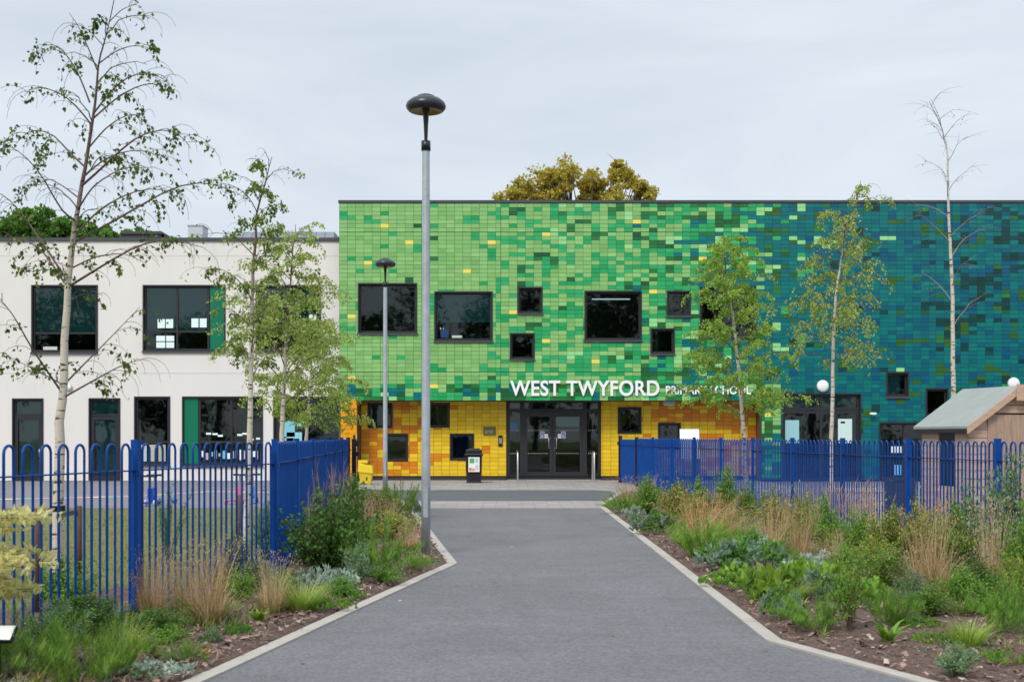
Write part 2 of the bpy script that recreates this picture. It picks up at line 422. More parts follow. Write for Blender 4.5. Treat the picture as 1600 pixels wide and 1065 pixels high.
def kr(Y): return interp(KERB_R, Y) + 0.124
def fl(Y):
    if Y > 28: return -3.7 - (Y-28)*0.0763
    return interp(FENCE_L, Y)
bed('flower_bed', lambda y: fl(y) - (1.5 if y < 12.5 else 0.45), kl, 2.2, 36, 3)
bed('flower_bed', kr, lambda y: fenceR(y) + 0.7, 2.2, 34.3, 5)

# loose bark chips and litter lying on both beds, most of them near the viewer
def chips():
    mb = MB(); n = 30000
    for left in (True, False):
        Y = 6.5 + 15*rng.random(n//2)**1.6
        a = np.array([fl(y)-0.6 if left else kr(y) for y in Y]); b = np.array([kl(y) if left else fenceR(y)+0.3 for y in Y])
        X = a + (b-a)*rng.random(len(Y))
        Z = 0.040 + 0.02*rng.random(len(Y)) + 0.012*vnoise(X, Y, 1.0, 3 if left else 5)
        th = rng.random(len(Y))*2*pi; ti = rng.normal(0, 0.35, len(Y)); l = 0.008+0.028*rng.random(len(Y))**3; wd = l*(0.25+0.4*rng.random(len(Y)))
        u = np.stack([np.cos(th)*np.cos(ti), np.sin(th)*np.cos(ti), np.sin(ti)], -1); v = np.stack([-np.sin(th), np.cos(th), rng.normal(0, .3, len(Y))], -1)
        P = np.stack([X, Y, Z], -1)
        Q = np.stack([P-u*l[:, None]-v*wd[:, None]*.7, P+u*l[:, None]-v*wd[:, None], P+u*l[:, None]*.9+v*wd[:, None], P-u*l[:, None]+v*wd[:, None]*.8], 1)
        k = rng.random(len(Y))[:, None]
        C = np.array([0.08, 0.048, 0.036])*(1-k) + np.array([0.40, 0.28, 0.22])*k
        C = np.where(rng.random((len(Y), 1)) < 0.06, np.array([[0.5, 0.42, 0.34]]), C)
        mb.add(Q.reshape(-1, 3), np.arange(4*len(Y)).reshape(-1, 4), C)
    o = mb.build('bark_chips', MAT['chip']); tag(o, 'loose brown bark chips and dead leaves on the beds', 'bark chips', kind='stuff')
chips()

mb = MB()
for k in range(70):
    Y = random.uniform(7, 26); e_ = random.random(); X = interp(KERB_L, Y)+.05+random.random()**2*1.2 if e_ < .45 else (interp(KERB_R, Y)-.05-random.random()**2*1.2 if e_ < .9 else random.uniform(-.6, 1.8))
    a = random.uniform(0, 6.28); l = random.uniform(.006, .02); w_ = l*.5; c, s_ = cos(a), sin(a)
    mb.quad((X-l*c+w_*s_, Y-l*s_-w_*c, .006), (X+l*c+w_*s_, Y+l*s_-w_*c, .009), (X+l*c-w_*s_, Y+l*s_+w_*c, .012), (X-l*c-w_*s_, Y-l*s_+w_*c, .008), [(.12, .08, .05), (.3, .24, .16), (.6, .6, .55), (.15, .16, .05)][k % 4])
tag(mb.build('leaf_litter', MAT['chip']), 'scattered leaf scraps and specks lying on the tarmac path', 'litter', kind='stuff')

# painted line of coloured dashes across the left playground
mb = MB()
pts = [gp(-30, 780.5), gp(210, 775.0), gp(330, 767.5), gp(440, 769.5)]
cols = [rgb(225,150,150), rgb(235,205,150), rgb(110,190,175), rgb(215,150,160), rgb(140,170,210), rgb(225,160,150), rgb(225,215,190), rgb(120,190,180), rgb(225,170,165), rgb(220,150,160)]
tot = 26
for i in range(tot):
    t0, t1 = i/tot, (i+0.94)/tot
    X = [p[0] for p in pts]; Yv = [p[1] for p in pts]; tt = np.linspace(0, 1, len(pts))
    a = np.array([np.interp(t0, tt, X), np.interp(t0, tt, Yv)]); b = np.array([np.interp(t1, tt, X), np.interp(t1, tt, Yv)])
    mb.quad((a[0], a[1]-.3, .005), (b[0], b[1]-.3, .005), (b[0], b[1]+.3, .005), (a[0], a[1]+.3, .005), cols[i % len(cols)])
o = mb.build('painted_line', MAT['paintc']); tag(o, 'dashed multicoloured line painted across the playground tarmac', 'painted line')

# ------------------------------------------------------------------ wall with holes
def wall_cells(mb, x0, x1, z0, z1, holes, y, depth, col=(1, 1, 1), mi=0):
    """front sheet with holes at plane y, plus the reveals running back by depth"""
    xs = sorted({x0, x1, *[h[0] for h in holes], *[h[1] for h in holes]}); zs = sorted({z0, z1, *[h[2] for h in holes], *[h[3] for h in holes]})
    xs = [x for x in xs if x0 <= x <= x1]; zs = [z for z in zs if z0 <= z <= z1]
    for a, b in zip(xs, xs[1:]):
        for c, d in zip(zs, zs[1:]):
            mxx, mz = (a+b)/2, (c+d)/2
            if any(h[0] < mxx < h[1] and h[2] < mz < h[3] for h in holes): continue
            mb.quad((a, y, c), (b, y, c), (b, y, d), (a, y, d), col, mi)
            mb.quad((b, y+depth, c), (a, y+depth, c), (a, y+depth, d), (b, y+depth, d), col, mi)
    for h in holes:
        a, b, c, d = max(h[0], x0), min(h[1], x1), max(h[2], z0), min(h[3], z1)
        mb.quad((a, y, c), (a, y, d), (a, y+depth, d), (a, y+depth, c), col, mi)
        mb.quad((b, y, d), (b, y, c), (b, y+depth, c), (b, y+depth, d), col, mi)
        mb.quad((a, y, d), (b, y, d), (b, y+depth, d), (a, y+depth, d), col, mi)
        mb.quad((b, y, c), (a, y, c), (a, y+depth, c), (b, y+depth, c), col, mi)

def window(parent, x0, x1, z0, z1, Y, mull=(), trans=(), surround=True, sill=True, set_in=0.14, fw=0.055, name='window', blind=None, papers=(), panels=(), glassmat=None):
    """x0..z1 is the opening; mull/trans are bar positions; panels = [(xa, xb)] opaque green bays; blind=[(xa,xb,za,zb)]"""
    mb = MB()
    yi = Y + set_in
    if surround:
        s = 0.05; a = Y - 0.03
        mb.box(x0+.002, x0+s, a, yi, z0+.002, z1-.002); mb.box(x1-s, x1-.002, a, yi, z0+.002, z1-.002)
        mb.box(x0+s, x1-s, a, yi, z1-s, z1-.002); mb.box(x0+s, x1-s, a, yi, z0+.002, z0+s)
        X0, X1, Z0, Z1 = x0+s, x1-s, z0+s, z1-s
    else:
        X0, X1, Z0, Z1 = x0+.003, x1-.003, z0+.003, z1-.003
    d0, d1 = yi-0.035, yi+0.035
    mb.box(X0, X0+fw, d0, d1, Z0, Z1); mb.box(X1-fw, X1, d0, d1, Z0, Z1)
    mb.box(X0+fw, X1-fw, d0, d1, Z1-fw, Z1); mb.box(X0+fw, X1-fw, d0, d1, Z0, Z0+fw)
    for m in mull: mb.box(m-fw*.6, m+fw*.6, d0, d1, Z0+fw, Z1-fw)
    for (tz, ta, tb) in trans: mb.box(max(ta, X0+fw), min(tb, X1-fw), d0+.002, d1-.002, tz-fw*.6, tz+fw*.6)
    w = mb.build(name, MAT['frame'], parent)
    g = MB(); gx0, gx1 = X0+fw*.5, X1-fw*.5
    g.box(gx0, gx1, yi-0.004, yi+0.004, Z0+fw*.5, Z1-fw*.5); g.build('pane', glassmat or MAT['glass'], w)
    for (a, b) in panels:
        q = MB(); q.box(a, b, yi-.06, yi-.036, Z0+.01, Z1-.01); q.build('coloured_panel', MAT['greenpanel'], w)
    for (a, b, c, d) in (blind or ()):
        q = MB(); q.box(a, b, yi+.07, yi+.075, c, d); q.box(a, b, yi+.06, yi+.085, c-.03, c); q.build('roller_blind', MAT['blind'], w)
    for (a, b, c, d, cc) in papers:
        q = MB(); q.box(a, b, yi-.0085, yi-.0055, c, d, cc); q.build('paper_notice', MAT['paper'], w)
    if sill:
        q = MB(); q.box(x0-.02, x1+.02, Y-.07, Y-.031, z0-.045, z0+.012); q.box(x0, x1, Y-.031, Y+.0, z0-.03, z0+.001); q.build('sill', MAT['coping'], w)
    return w

# ------------------------------------------------------------------ tiled school building
YG, YR, YW = 43.0, 44.0, 43.4
TOPZ = pz(313, YG); TILE0 = pz(317.5, YG); SOFF = pz(625.5, YG)
XL, XR = px(530, YG), 24.0
def W4(x0, x1, y0, y1, Y): return (px(x0, Y), px(x1, Y), pz(y1, Y), pz(y0, Y))
school = empty('school_building', (px(1060, YG), YG, 0)); OFF = np.array([px(1060, YG), YG, 0])
tag(school, 'two storey school clad in green, teal and yellow glazed tiles', 'building')
def under(root, objs):   # world-space meshes hang below a root without moving
    for o in objs: o.location = tuple(-np.array(root.location))
class Root:
    """gives parts a parent whose local space starts at the world origin: meshes keep world coordinates via matrix_parent_inverse"""
import mathutils
_orig_build = MB.build
def _build(s, name, mats, parent=None, smooth=False, bevel=0, link=True):
    o = _orig_build(s, name, mats, parent, smooth, bevel, link)
    if link and parent is not None and parent.get('_world'):
        o.matrix_parent_inverse = mathutils.Matrix.Translation(-mathutils.Vector(parent.location))
    return o
MB.build = _build
school['_world'] = 1

UP = [W4(559, 652, 442, 521, YG), W4(678.4, 770, 455, 533, YG), W4(809, 848, 448, 490, YG), W4(796.5, 835.6, 520, 561.5, YG), W4(913, 1003, 454, 532, YG),
      W4(1041.5, 1079.5, 454, 494, YG), W4(1016, 1054.5, 512.5, 553, YG), W4(1093, 1181, 447.6, 526, YG), W4(1384.5, 1420, 581, 620, YG), W4(1446, 1482, 606, 650, YG)]
DOORW = (px(1222, YG), px(1346, YG), 0.02, pz(614, YG))
SHUT = (px(1373, YG), px(1455, YG), 0.02, pz(659, YG))
holes_up = UP + [DOORW, SHUT]
PIL0, PIL1 = XL, px(558, YG)
RX0, RX1 = PIL1, px(1190, YG)
mb = MB()
wall_cells(mb, XL, RX0, 0.05, TOPZ-.05, [h for h in holes_up if h[0] < RX0], YG, 0.28)
wall_cells(mb, RX0, RX1, SOFF, TOPZ-.05, [h for h in holes_up if h[0] < RX1], YG, 0.28)
wall_cells(mb, RX1, XR, 0.05, TOPZ-.05, [h for h in holes_up if h[0] >= RX1], YG, 0.28)
mb.build('wall', MAT['grout'], school)
# recess wall, its side cheeks and the soffit
LW = [W4(574.5, 613.5, 629, 668.5, YR), W4(600, 638, 677.5, 720, YR), W4(664, 702, 629, 668, YR), W4(703, 741, 677, 719, YR),
      W4(965, 1002.5, 635.6, 677.7, YR), W4(1028, 1064, 660, 702, YR)]
ENT = (px(792, YR), px(939, YR), 0.02, SOFF+.02)
mb = MB()
wall_cells(mb, RX0, RX1, 0.16, SOFF+.05, LW + [ENT], YR, 0.25)
mb.quad((RX0, YG+.28, 0.05), (RX0, YR, 0.05), (RX0, YR, SOFF), (RX0, YG+.28, SOFF)); mb.quad((RX1, YR, 0.05), (RX1, YG+.28, 0.05), (RX1, YG+.28, SOFF), (RX1, YR, SOFF))
mb.build('recess_wall', MAT['grout_warm'], school)
mb = MB(); mb.box(RX0+.002, RX1-.002, YG+.02, YR+.24, SOFF-.002, SOFF+.03); mb.build('soffit', MAT['coping'], school)
mb = MB(); mb.box(RX0, ENT[0]-.01, YR+.03, YR+.2, 0.0, 0.158); mb.box(ENT[1]+.01, RX1, YR+.03, YR+.2, 0.0, 0.158); mb.build('plinth', MAT['plinth'], school)
# storeys behind the wall: floors, back wall, roof, partitions
mb = MB(); yb = 52.0
mb.box(XL+.05, XR, YR+.26, yb, -0.02, 0.008); mb.box(XL+.05, XR, YG+.29, yb, 3.55, 3.85); mb.box(XL+.05, XR, YG+.29, yb, 9.0, 9.2)
mb.box(XL+.05, XR, yb, yb+.2, 0, 9.2); mb.box(XL, XL+.05, YG+.01, yb+.2, 0, TOPZ-.06); mb.box(XR, XR+.1, YG, yb+.2, 0, TOPZ-.06)
mb.box(XL+.05, XR, YG+4.2, YG+4.3, 3.85, 9.0); mb.box(XL+.05, XR, YR+4.0, YR+4.1, 0.0, 3.55)
for x in (-3.1, -.3, 1.9, 5.2, 6.7, 9.2, 12.7, 15.0): mb.box(x, x+.1, YG+.3, YG+4.2, 3.86, 8.99)
for x in (-2.2, -.15, 3.4, 9.0, 12.8): mb.box(x, x+.1, YR+.3, YR+4.0, 0.01, 3.54)
mb.build('interior_floor', MAT['inner'], school)
mb = MB(); mb.box(XL-.03, XR, YG-.045, YG+.35, TOPZ-.09, TOPZ); mb.box(XL-.03, XL+.2, YG+.351, yb+.2, TOPZ-.09, TOPZ); mb.build('coping', MAT['coping'], school)

# ---- glazed tiles
TW, TH = 0.2915, 0.1452
P = {'lt': rgb(124,180,104), 'lt2': rgb(144,194,120), 'mid': rgb(30,156,86), 'mid2': rgb(60,172,108), 'dk': rgb(44,122,62), 'dk2': rgb(26,88,50), 'ol': rgb(58,100,34),
     'te': rgb(0,118,112), 'te2': rgb(0,99,110), 'bl': rgb(0,82,118), 'br': rgb(14,70,78), 'pale': rgb(150,214,142), 'ye': rgb(240,222,100), 'blk': rgb(8,58,52), 'olr': rgb(40,98,52)}
yellow_px = [(603,352),(643,380),(774,379),(852,366),(580,412),(736,424),(801,485),(553,497),(936,567),(684,603),(1021,457),(994,346),(552,589),(1203,651),(853,532),(1098,407)]
def weights(x, y):
    s = x + (y-313)/312*70
    if x > 1190 and y > 560: s = 1320
    if x < 1224 and y > 600: s = 1120
    tab = [(530, [.92,0,.07,0,0,0,0,0]), (700, [.86,0,.13,.01,0,0,0,0]), (800, [.72,.01,.26,.01,0,0,0,0]), (930, [.54,.01,.39,.06,0,0,0,0]), (1030, [.36,.03,.44,.14,.0,.03,0,0]),
           (1110, [.17,.06,.40,.22,.02,.13,0,0]), (1190, [.07,.12,.22,.2,.06,.33,0,0]), (1255, [0,.07,.02,.06,.12,.68,.04,.01]), (1335, [0,.003,.002,.02,.055,.65,.22,.05]), (1450, [0,.003,0,.02,.06,.53,.27,.12]), (1800, [0,.002,0,.02,.055,.52,.26,.14])]
    xs = [t[0] for t in tab]
    return np.array([np.interp(s, xs, [t[1][k] for t in tab]) for k in range(8)])
KEYS = ['lt', 'pale', 'mid', 'dk', 'ol', 'te', 'bl', 'blk']
def tilecol(key):
    k = random.random()
    base = {'lt': ('lt','lt2'), 'pale': ('pale','pale'), 'mid': ('mid','mid2'), 'dk': ('dk','dk2'), 'ol': ('ol','olr'), 'te': ('te','te2'), 'bl': ('bl','te2'), 'blk': ('blk','br')}[key]
    c = np.array(P[base[0]])*(1-k) + np.array(P[base[1]])*k
    return c * random.uniform(0.93, 1.07)
def tiles(x0, x1, z0, z1, y, holes, colfn, mb, xorg, ztop, joints=()):
    nx0 = int(math.floor((x0-xorg)/TW)); nx1 = int(math.ceil((x1-xorg)/TW)); nz0 = int(math.floor((ztop-z1)/TH+1e-4)); nz1 = int(math.ceil((ztop-z0)/TH-1e-4))
    g = 0.005
    for i in range(nx0, nx1):
        for j in range(nz0, nz1):
            a, b = max(xorg+i*TW, x0)+g, min(xorg+(i+1)*TW, x1)-g
            d, c = min(ztop-j*TH, z1)-g, max(ztop-(j+1)*TH, z0)+g
            if j in joints: d -= 0.014
            if b-a < .02 or d-c < .02: continue
            rects = [(a, b, c, d)]
            for h in holes:
                nr = []
                for (a1, b1, c1, d1) in rects:
                    if h[1] <= a1 or h[0] >= b1 or h[3] <= c1 or h[2] >= d1: nr.append((a1, b1, c1, d1)); continue
                    if h[0]-a1 > .02: nr.append((a1, h[0], c1, d1))
                    if b1-h[1] > .02: nr.append((h[1], b1, c1, d1))
                    xa, xb = max(a1, h[0]), min(b1, h[1])
                    if h[2]-c1 > .02: nr.append((xa, xb, c1, h[2]))
                    if d1-h[3] > .02: nr.append((xa, xb, h[3], d1))
                rects = nr
            col = colfn(i, j, (a+b)/2, (c+d)/2)
            for (a1, b1, c1, d1) in rects:
                t = 0.012; tl = rng.normal(0, .0012, 2)
                V = [(a1,y-t+tl[0],c1),(b1,y-t-tl[0],c1),(b1,y-t-tl[0]+tl[1],d1),(a1,y-t+tl[0]+tl[1],d1),(a1,y,c1),(b1,y,c1),(b1,y,d1),(a1,y,d1)]
                mb.add(V, [(0,1,2,3),(4,0,3,7),(1,5,6,2),(3,2,6,7),(4,5,1,0)], col)
grid = {}; used_y = set()
def frontcol(i, j, X, Z):
    i = int(round((X-XL)/TW))
    x, y = CX + X*F/YG, CY - (Z-EYE)*F/YG
    for (yx, yy) in yellow_px:
        if abs(x-yx) < 6.4 and abs(y-yy) < 3.2 and (yx, yy) not in used_y and not used_y.add((yx, yy)): return P['ye']
    if (i, j) in grid: return tilecol(grid[(i, j)])
    wv = weights(x, y)
    n1 = math.sin(i*0.9+j*0.35+1.3)*math.cos(j*0.41-i*0.27)        # patchy drift of dark and light families
    wv = wv * np.array([1-.35*n1, 1, 1+.5*n1, 1+.8*n1, 1+.5*math.sin(i*.7+j*.2), 1-.2*n1, 1+.5*math.cos(i*.5-j*.3), 1+.9*math.sin(i*.45+2+j*.15)])
    if y > 470: wv[7] *= 1.6
    if x > 1330 and y > 420: wv[7] *= 1.4*(1+math.sin(i*.33+.8)); wv[3] *= 1.5
    wv = np.clip(wv, 0, None); wv /= wv.sum(); wv[1:] /= (1+.6*wv[0]); wv[0] = 1-wv[1:].sum()
    if x > 1150 and y > 430: wv[1] *= .12; wv[2] *= .4
    key = random.choices(KEYS, wv)[0]
    if key != 'lt':
        if random.random() < .40: grid[(i, j+1)] = key
        if random.random() < .16: grid[(i+1, j)] = key
        if random.random() < .06: grid[(i+1, j+1)] = key
    return tilecol(key)
mb = MB()
jn = (7, 41)
for seg in ((XL, px(782.4, YG)), (px(782.4, YG), px(1207, YG)), (px(1207, YG), px(1462, YG)), (px(1462, YG), XR)):
    a, b = seg[0]+.004, seg[1]-.004
    if b < RX1: tiles(a, b, SOFF, TILE0, YG, UP, frontcol, mb, seg[0], TILE0, jn)
    elif a < RX1:
        tiles(a, b, SOFF, TILE0, YG, UP, frontcol, mb, seg[0], TILE0, jn)
        tiles(RX1, b, 0.12, SOFF, YG, [DOORW, SHUT], frontcol, mb, seg[0], TILE0, jn)
    else: tiles(a, b, 0.12, TILE0, YG, UP+[DOORW, SHUT], frontcol, mb, seg[0], TILE0, jn)
mb.build('tile_cladding', MAT['tile'], school)
Q = {'y': rgb(226,186,36), 'y2': rgb(240,202,48), 'o': rgb(220,142,32), 'o2': rgb(207,122,28), 'oy': rgb(240,158,24)}
def warm(i, j, X, Z):
    x, y = CX + X*F/YR, CY - (Z-EYE)*F/YR
    if x < 790:
        po = float(np.interp(x, [560, 605, 640, 680, 710, 780], [.9, .82, .55, .30, .10, .06])) * (1.0 if y < 700 else .8)
    else:
        po = float(np.interp(x, [940, 1000, 1040, 1090, 1190], [.05, .10, .55, .7, .62])) * (1.15 if y < 660 else .6)
    if (i, j, 'w') in grid: k = grid[(i, j, 'w')]
    else:
        k = 'o' if random.random() < po else 'y'
        if random.random() < .35: grid[(i, j+1, 'w')] = k
    t = random.random()
    a, b = (Q['o'], Q['o2']) if k == 'o' else (Q['y'], Q['y2'])
    return (np.array(a)*(1-t)+np.array(b)*t)*random.uniform(.95, 1.05)
for a, b in ((RX0, ENT[0]-.003), (ENT[1]+.003, RX1)):
    mb = MB(); tiles(a, b, 0.16, SOFF-.004, YR, LW+[ENT], warm, mb, RX0+.02, SOFF, ()); mb.build('recess_tiles', MAT['tile'], school)
mb = MB(); tiles(PIL0+.05, PIL1, 0.16, SOFF, YG, [], lambda i, j, X, Z: np.array(Q['oy'] if random.random() > .14 else Q['y2'])*random.uniform(.95, 1.05), mb, PIL0+.02, SOFF, ())
mb.build('pillar_tiles', MAT['tile'], school)

# ---- windows of the school
def pw(i): return UP[i]
a = UP[0]; window(school, *a, YG, blind=[])
a = UP[1]; window(school, *a, YG, blind=[(a[0]+.1, a[1]-.1, a[2]+.72, a[3]-.1)], papers=[(a[0]+.22, a[0]+.5, a[2]+.14, a[2]+.42, rgb(20,60,110)), (a[0]+.62, a[0]+.98, a[2]+.13, a[2]+.22, rgb(190,200,180)), (a[0]+.2, a[0]+.235, a[2]+.43, a[2]+.5, rgb(200,200,190)), (a[0]+.3, a[0]+.33, a[2]+.43, a[2]+.49, rgb(150,200,190))])
for k in (2, 3, 5, 6): window(school, *UP[k], YG, fw=.05)
a = UP[4]; window(school, *a, YG)
a = UP[7]; window(school, *a, YG)
a = UP[8]; window(school, *a, YG, blind=[(a[0]+.1, a[1]-.25, a[2]+.08, a[3]-.08)])
a = UP[9]; window(school, *a, YG)
for k, a in enumerate(LW): window(school, *a, YR, sill=False, fw=.05)
a = DOORW
tz = pz(638, YG)
window(school, *a, YG, mull=[(a[0]+a[1])/2], trans=[(tz, a[0], a[1]), (tz-.12, a[0], a[1])], sill=False, name='glazed_door', fw=.08,
       papers=[(px(1228, YG), px(1250, YG), pz(692, YG), pz(656, YG), rgb(150,200,205)), (px(1311, YG), px(1333, YG), pz(692, YG), pz(654, YG), rgb(205,228,225)), (px(1315, YG), px(1322, YG), pz(661, YG), pz(658, YG), rgb(60,80,80))],
       blind=[(a[0]+.15, a[1]-.15, tz+.08, a[3]-.15)])
a = SHUT
window(school, *a, YG, mull=[(a[0]+a[1])/2], sill=False, name='glazed_door', papers=[(px(1393, YG), px(1414, YG), pz(707, YG), pz(697, YG), rgb(225,232,230)), (px(1398, YG), px(1410, YG), pz(742, YG), pz(726, YG), rgb(110,170,215))])
# main entrance
a = ENT; Ye = YR
mb = MB(); d0, d1 = Ye+.06, Ye+.14
xs = [a[0]+.003, px(816, YR), px(914, YR), a[1]-.003]
tzz = pz(641, YR)
for x, hw in ((xs[0]+.05, .05), (xs[1], .075), (xs[2], .075), (xs[3]-.05, .05)): mb.box(x-hw, x+hw, d0, d1, .02, a[3]-.01)
mb.box(xs[0]+.1, xs[3]-.1, d0+.002, d1-.002, tzz-.06, tzz+.06); mb.box(xs[0]+.1, xs[3]-.1, d0+.004, d1-.004, a[3]-.07, a[3]-.012)
mb.box(xs[0]+.1, xs[1]-.075, d0+.002, d1-.002, .02, .12); mb.box(xs[2]+.075, xs[3]-.1, d0+.002, d1-.002, .02, .12)
ent = mb.build('entrance_screen', MAT['frame'], school)
mb = MB(); mb.box(xs[0]+.05, xs[1], Ye+.097, Ye+.103, .1, a[3]-.05); mb.box(xs[2], xs[3]-.05, Ye+.097, Ye+.103, .1, a[3]-.05); mb.box(xs[1]+.001, xs[2]-.001, Ye+.097, Ye+.103, tzz+.04, a[3]-.05)
mb.build('pane', MAT['glass'], ent)
mb = MB()
for row in (672, 708):
    for xx in list(np.arange(797, 812, 3.0)) + list(np.arange(917, 935, 3.0)):
        mb.box(px(xx, YR)-.012, px(xx, YR)+.012, Ye+.090, Ye+.0965, pz(row, YR)-.012, pz(row, YR)+.012, (.6, .6, .6))
mb.box(px(795, YR), px(808, YR), Ye+.09, Ye+.0965, pz(670, YR), pz(660, YR), rgb(70, 120, 165))
mb.build('glass_marking', MAT['paper'], ent)
mid = px(863.5, YR)
for sgn, (xa, xb) in ((-1, (xs[1]+.078, mid-.004)), (1, (mid+.004, xs[2]-.078))):
    mb = MB(); st = .105; zt = tzz-.064
    mb.box(xa, xa+st, d0-.01, d1-.02, .04, zt); mb.box(xb-st, xb, d0-.01, d1-.02, .04, zt)
    mb.box(xa+st, xb-st, d0-.01, d1-.02, zt-.16, zt); mb.box(xa+st, xb-st, d0-.01, d1-.02, .04, .30)
    dr = mb.build('door', MAT['frame'], school)
    mb = MB(); mb.box(xa+st-.01, xb-st+.01, Ye+.08, Ye+.086, .29, zt-.15); mb.build('pane', MAT['glass'], dr)
    hx = (xb-.06) if sgn < 0 else (xa+.06); ho = -sgn*0.0
    zc, zd = pz(684, YR), pz(700, YR); off = .075*(-1 if sgn < 0 else 1)
    mb = MB(); mb.tube([(hx, d0-.01, zc), (hx+off, d0-.06, zc), (hx+off, d0-.09, zc-.03), (hx+off, d0-.09, zd+.03), (hx+off, d0-.06, zd), (hx, d0-.01, zd)], .013, 8)
    mb.build('handle', MAT['steel'], dr, smooth=True)
    sx = px(847.5, YR) if sgn < 0 else px(880.5, YR)      # blue notice with a white ring and a small white label beside it
    mb = MB(); zz = pz(679, YR); hw = .085
    mb.box(sx-hw, sx+hw, Ye+.072, Ye+.0795, zz-.13, zz+.13, (.7, .72, .75)); mb.box(sx-hw+.012, sx+hw-.012, Ye+.068, Ye+.072, zz-.118, zz+.118, rgb(20, 45, 130))
    mb.box(sx-.05, sx+.05, Ye+.0655, Ye+.068, zz-.09, zz-.062, (.75, .75, .78))
    mb.box(sx-.05, sx+.05, Ye+.0655, Ye+.068, zz-.045, zz-.03, (.75, .75, .78))
    ring = np.linspace(0, 2*pi, 20)
    mb.tube([(sx+.058*cos(t), Ye+.066, zz+.045+.058*sin(t)) for t in ring], .009, 5, (.78, .8, .82), cap=False)
    mb.box(sx-.008, sx+.008, Ye+.0655, Ye+.068, zz+.03, zz+.08, (.8, .8, .82)); mb.box(sx-.008, sx+.008, Ye+.0655, Ye+.068, zz+.012, zz+.022, (.8, .8, .82))
    lx = sx + .145*(1 if sgn < 0 else -1)
    mb.box(lx-.06, lx+.06, Ye+.05, Ye+.0545, zz-.12, zz+.03, (.8, .8, .8)); mb.box(lx-.035, lx+.035, Ye+.047, Ye+.05, zz-.055, zz-.04, rgb(90, 100, 150))
    mb.build('door_notice', MAT['paper'], dr)
    mb = MB()
    for row in (672, 708):
        for xx in np.arange(xa+st+.04, xb-st-.02, .07): mb.box(xx-.011, xx+.011, Ye+.074, Ye+.0795, pz(row, YR)-.011, pz(row, YR)+.011, (.6, .6, .6))
    if sgn > 0: mb.box(xa+st+.02, xb-st-.02, Ye+.088, Ye+.092, pz(666, YR), pz(648, YR), rgb(130, 160, 150))
    mb.build('glass_marking', MAT['paper'], dr)
mb = MB(); mb.box(ENT[0]+.02, ENT[1]-.02, YR-.06, YR+.16, .008, .03); mb.build('threshold', MAT['galv'], school)
# lettering on the cladding
def text(body, x0, x1, yb, yt, name):
    c = bpy.data.curves.new(name, 'FONT'); c.body = body; c.size = 1; c.extrude = 0.02; c.offset = 0.022 if len(body) < 13 else 0.03; c.space_character = 1.06
    c.materials.append(MAT['white'])
    o = bpy.data.objects.new(name, c); COL.objects.link(o); bpy.context.view_layer.update()
    bb = [mathutils.Vector(q) for q in o.bound_box]; bx0 = min(q.x for q in bb); bx1 = max(q.x for q in bb); by0 = min(q.y for q in bb); by1 = max(q.y for q in bb)
    X0, X1, Z0, Z1 = px(x0, YG), px(x1, YG), pz(yb, YG), pz(yt, YG)
    sx, sy = (X1-X0)/(bx1-bx0), (Z1-Z0)/(by1-by0)
    o.rotation_euler = (R(90), 0, 0); o.scale = (sx, sy, 1); o.location = (X0-bx0*sx, YG-.05, Z0-by0*sy)
    dg = bpy.context.evaluated_depsgraph_get(); me = bpy.data.meshes.new_from_object(o.evaluated_get(dg)); me.name = name
    m = bpy.data.objects.new(name, me); COL.objects.link(m); m.rotation_euler = o.rotation_euler; m.scale = o.scale; m.location = o.location
    bpy.data.objects.remove(o)
    m.parent = school; m.matrix_parent_inverse = mathutils.Matrix.Translation(-mathutils.Vector(school.location))
    return m
text('WEST TWYFORD', 797, 1030, 618.5, 594, 'sign_lettering')
text('PRIMARY SCHOOL', 1040, 1173, 616, 602.5, 'sign_lettering')
mb = MB(); mb.box(px(933, YG), px(996, YG), 45.6, 45.75, pz(467.6, 45.6), pz(466.2, 45.6)); mb.build('ceiling_light', MAT['lit'], school)

# ------------------------------------------------------------------ white rendered building
white = empty('rendered_building', (-16, YW, 0)); white['_world'] = 1
tag(white, 'white rendered two storey block with dark windows and green panels', 'building')
WT = pz(371.5, YW); WX0, WX1 = -27.0, XL-.02
H = lambda x0, x1, y0, y1: W4(x0, x1, y0, y1, YW)
wu = [H(49, 153, 445, 551), H(223, 352.5, 445, 549), H(399.5, 501.5, 445, 549)]
wd = [H(209.6, 266, 619, 727), H(284.5, 411, 619, 727), H(427, 529.5, 619, 727)]
dd = [H(19, 68, 622, 757), H(138.5, 188, 621.6, 757)]
dd = [(h[0], h[1], 0.02, h[3]) for h in dd]
mb = MB(); BZ = pz(750.5, YW)
wall_cells(mb, WX0, WX1, BZ, WT-.12, wu+wd+dd, YW, 0.3)
for zj in (pz(583, YW), pz(400, YW)): mb.box(WX0, WX1-.01, YW-.004, YW+.02, zj-.006, zj+.006, mi=1)
mb.build('wall', [MAT['render'], MAT['galv']], white)
mb = MB(); e = [WX0, dd[0][0], dd[0][1], dd[1][0], dd[1][1], WX1]
for a, b in ((e[0], e[1]), (e[2], e[3]), (e[4], e[5])): mb.box(a, b, YW+.03, YW+.3, 0, BZ-.002)
mb.build('plinth', MAT['plinth'], white)
mb = MB(); mb.box(WX0, WX1-.04, YW-.06, YW+.3, WT-.119, WT); mb.build('coping', MAT['coping'], white)
mb = MB()
mb.box(WX0, WX1, YW+.31, 55, -.02, .009); mb.box(WX0, WX1, YW+.31, 55, 3.6, 3.9); mb.box(WX0, WX1, YW+.31, 55, 8.2, 8.4); mb.box(WX0, WX1, 55, 55.2, 0, 8.4)
mb.box(WX0, WX1, YW+4.5, YW+4.6, 0.01, 3.59); mb.box(WX0, WX1, YW+4.5, YW+4.6, 3.91, 8.19)
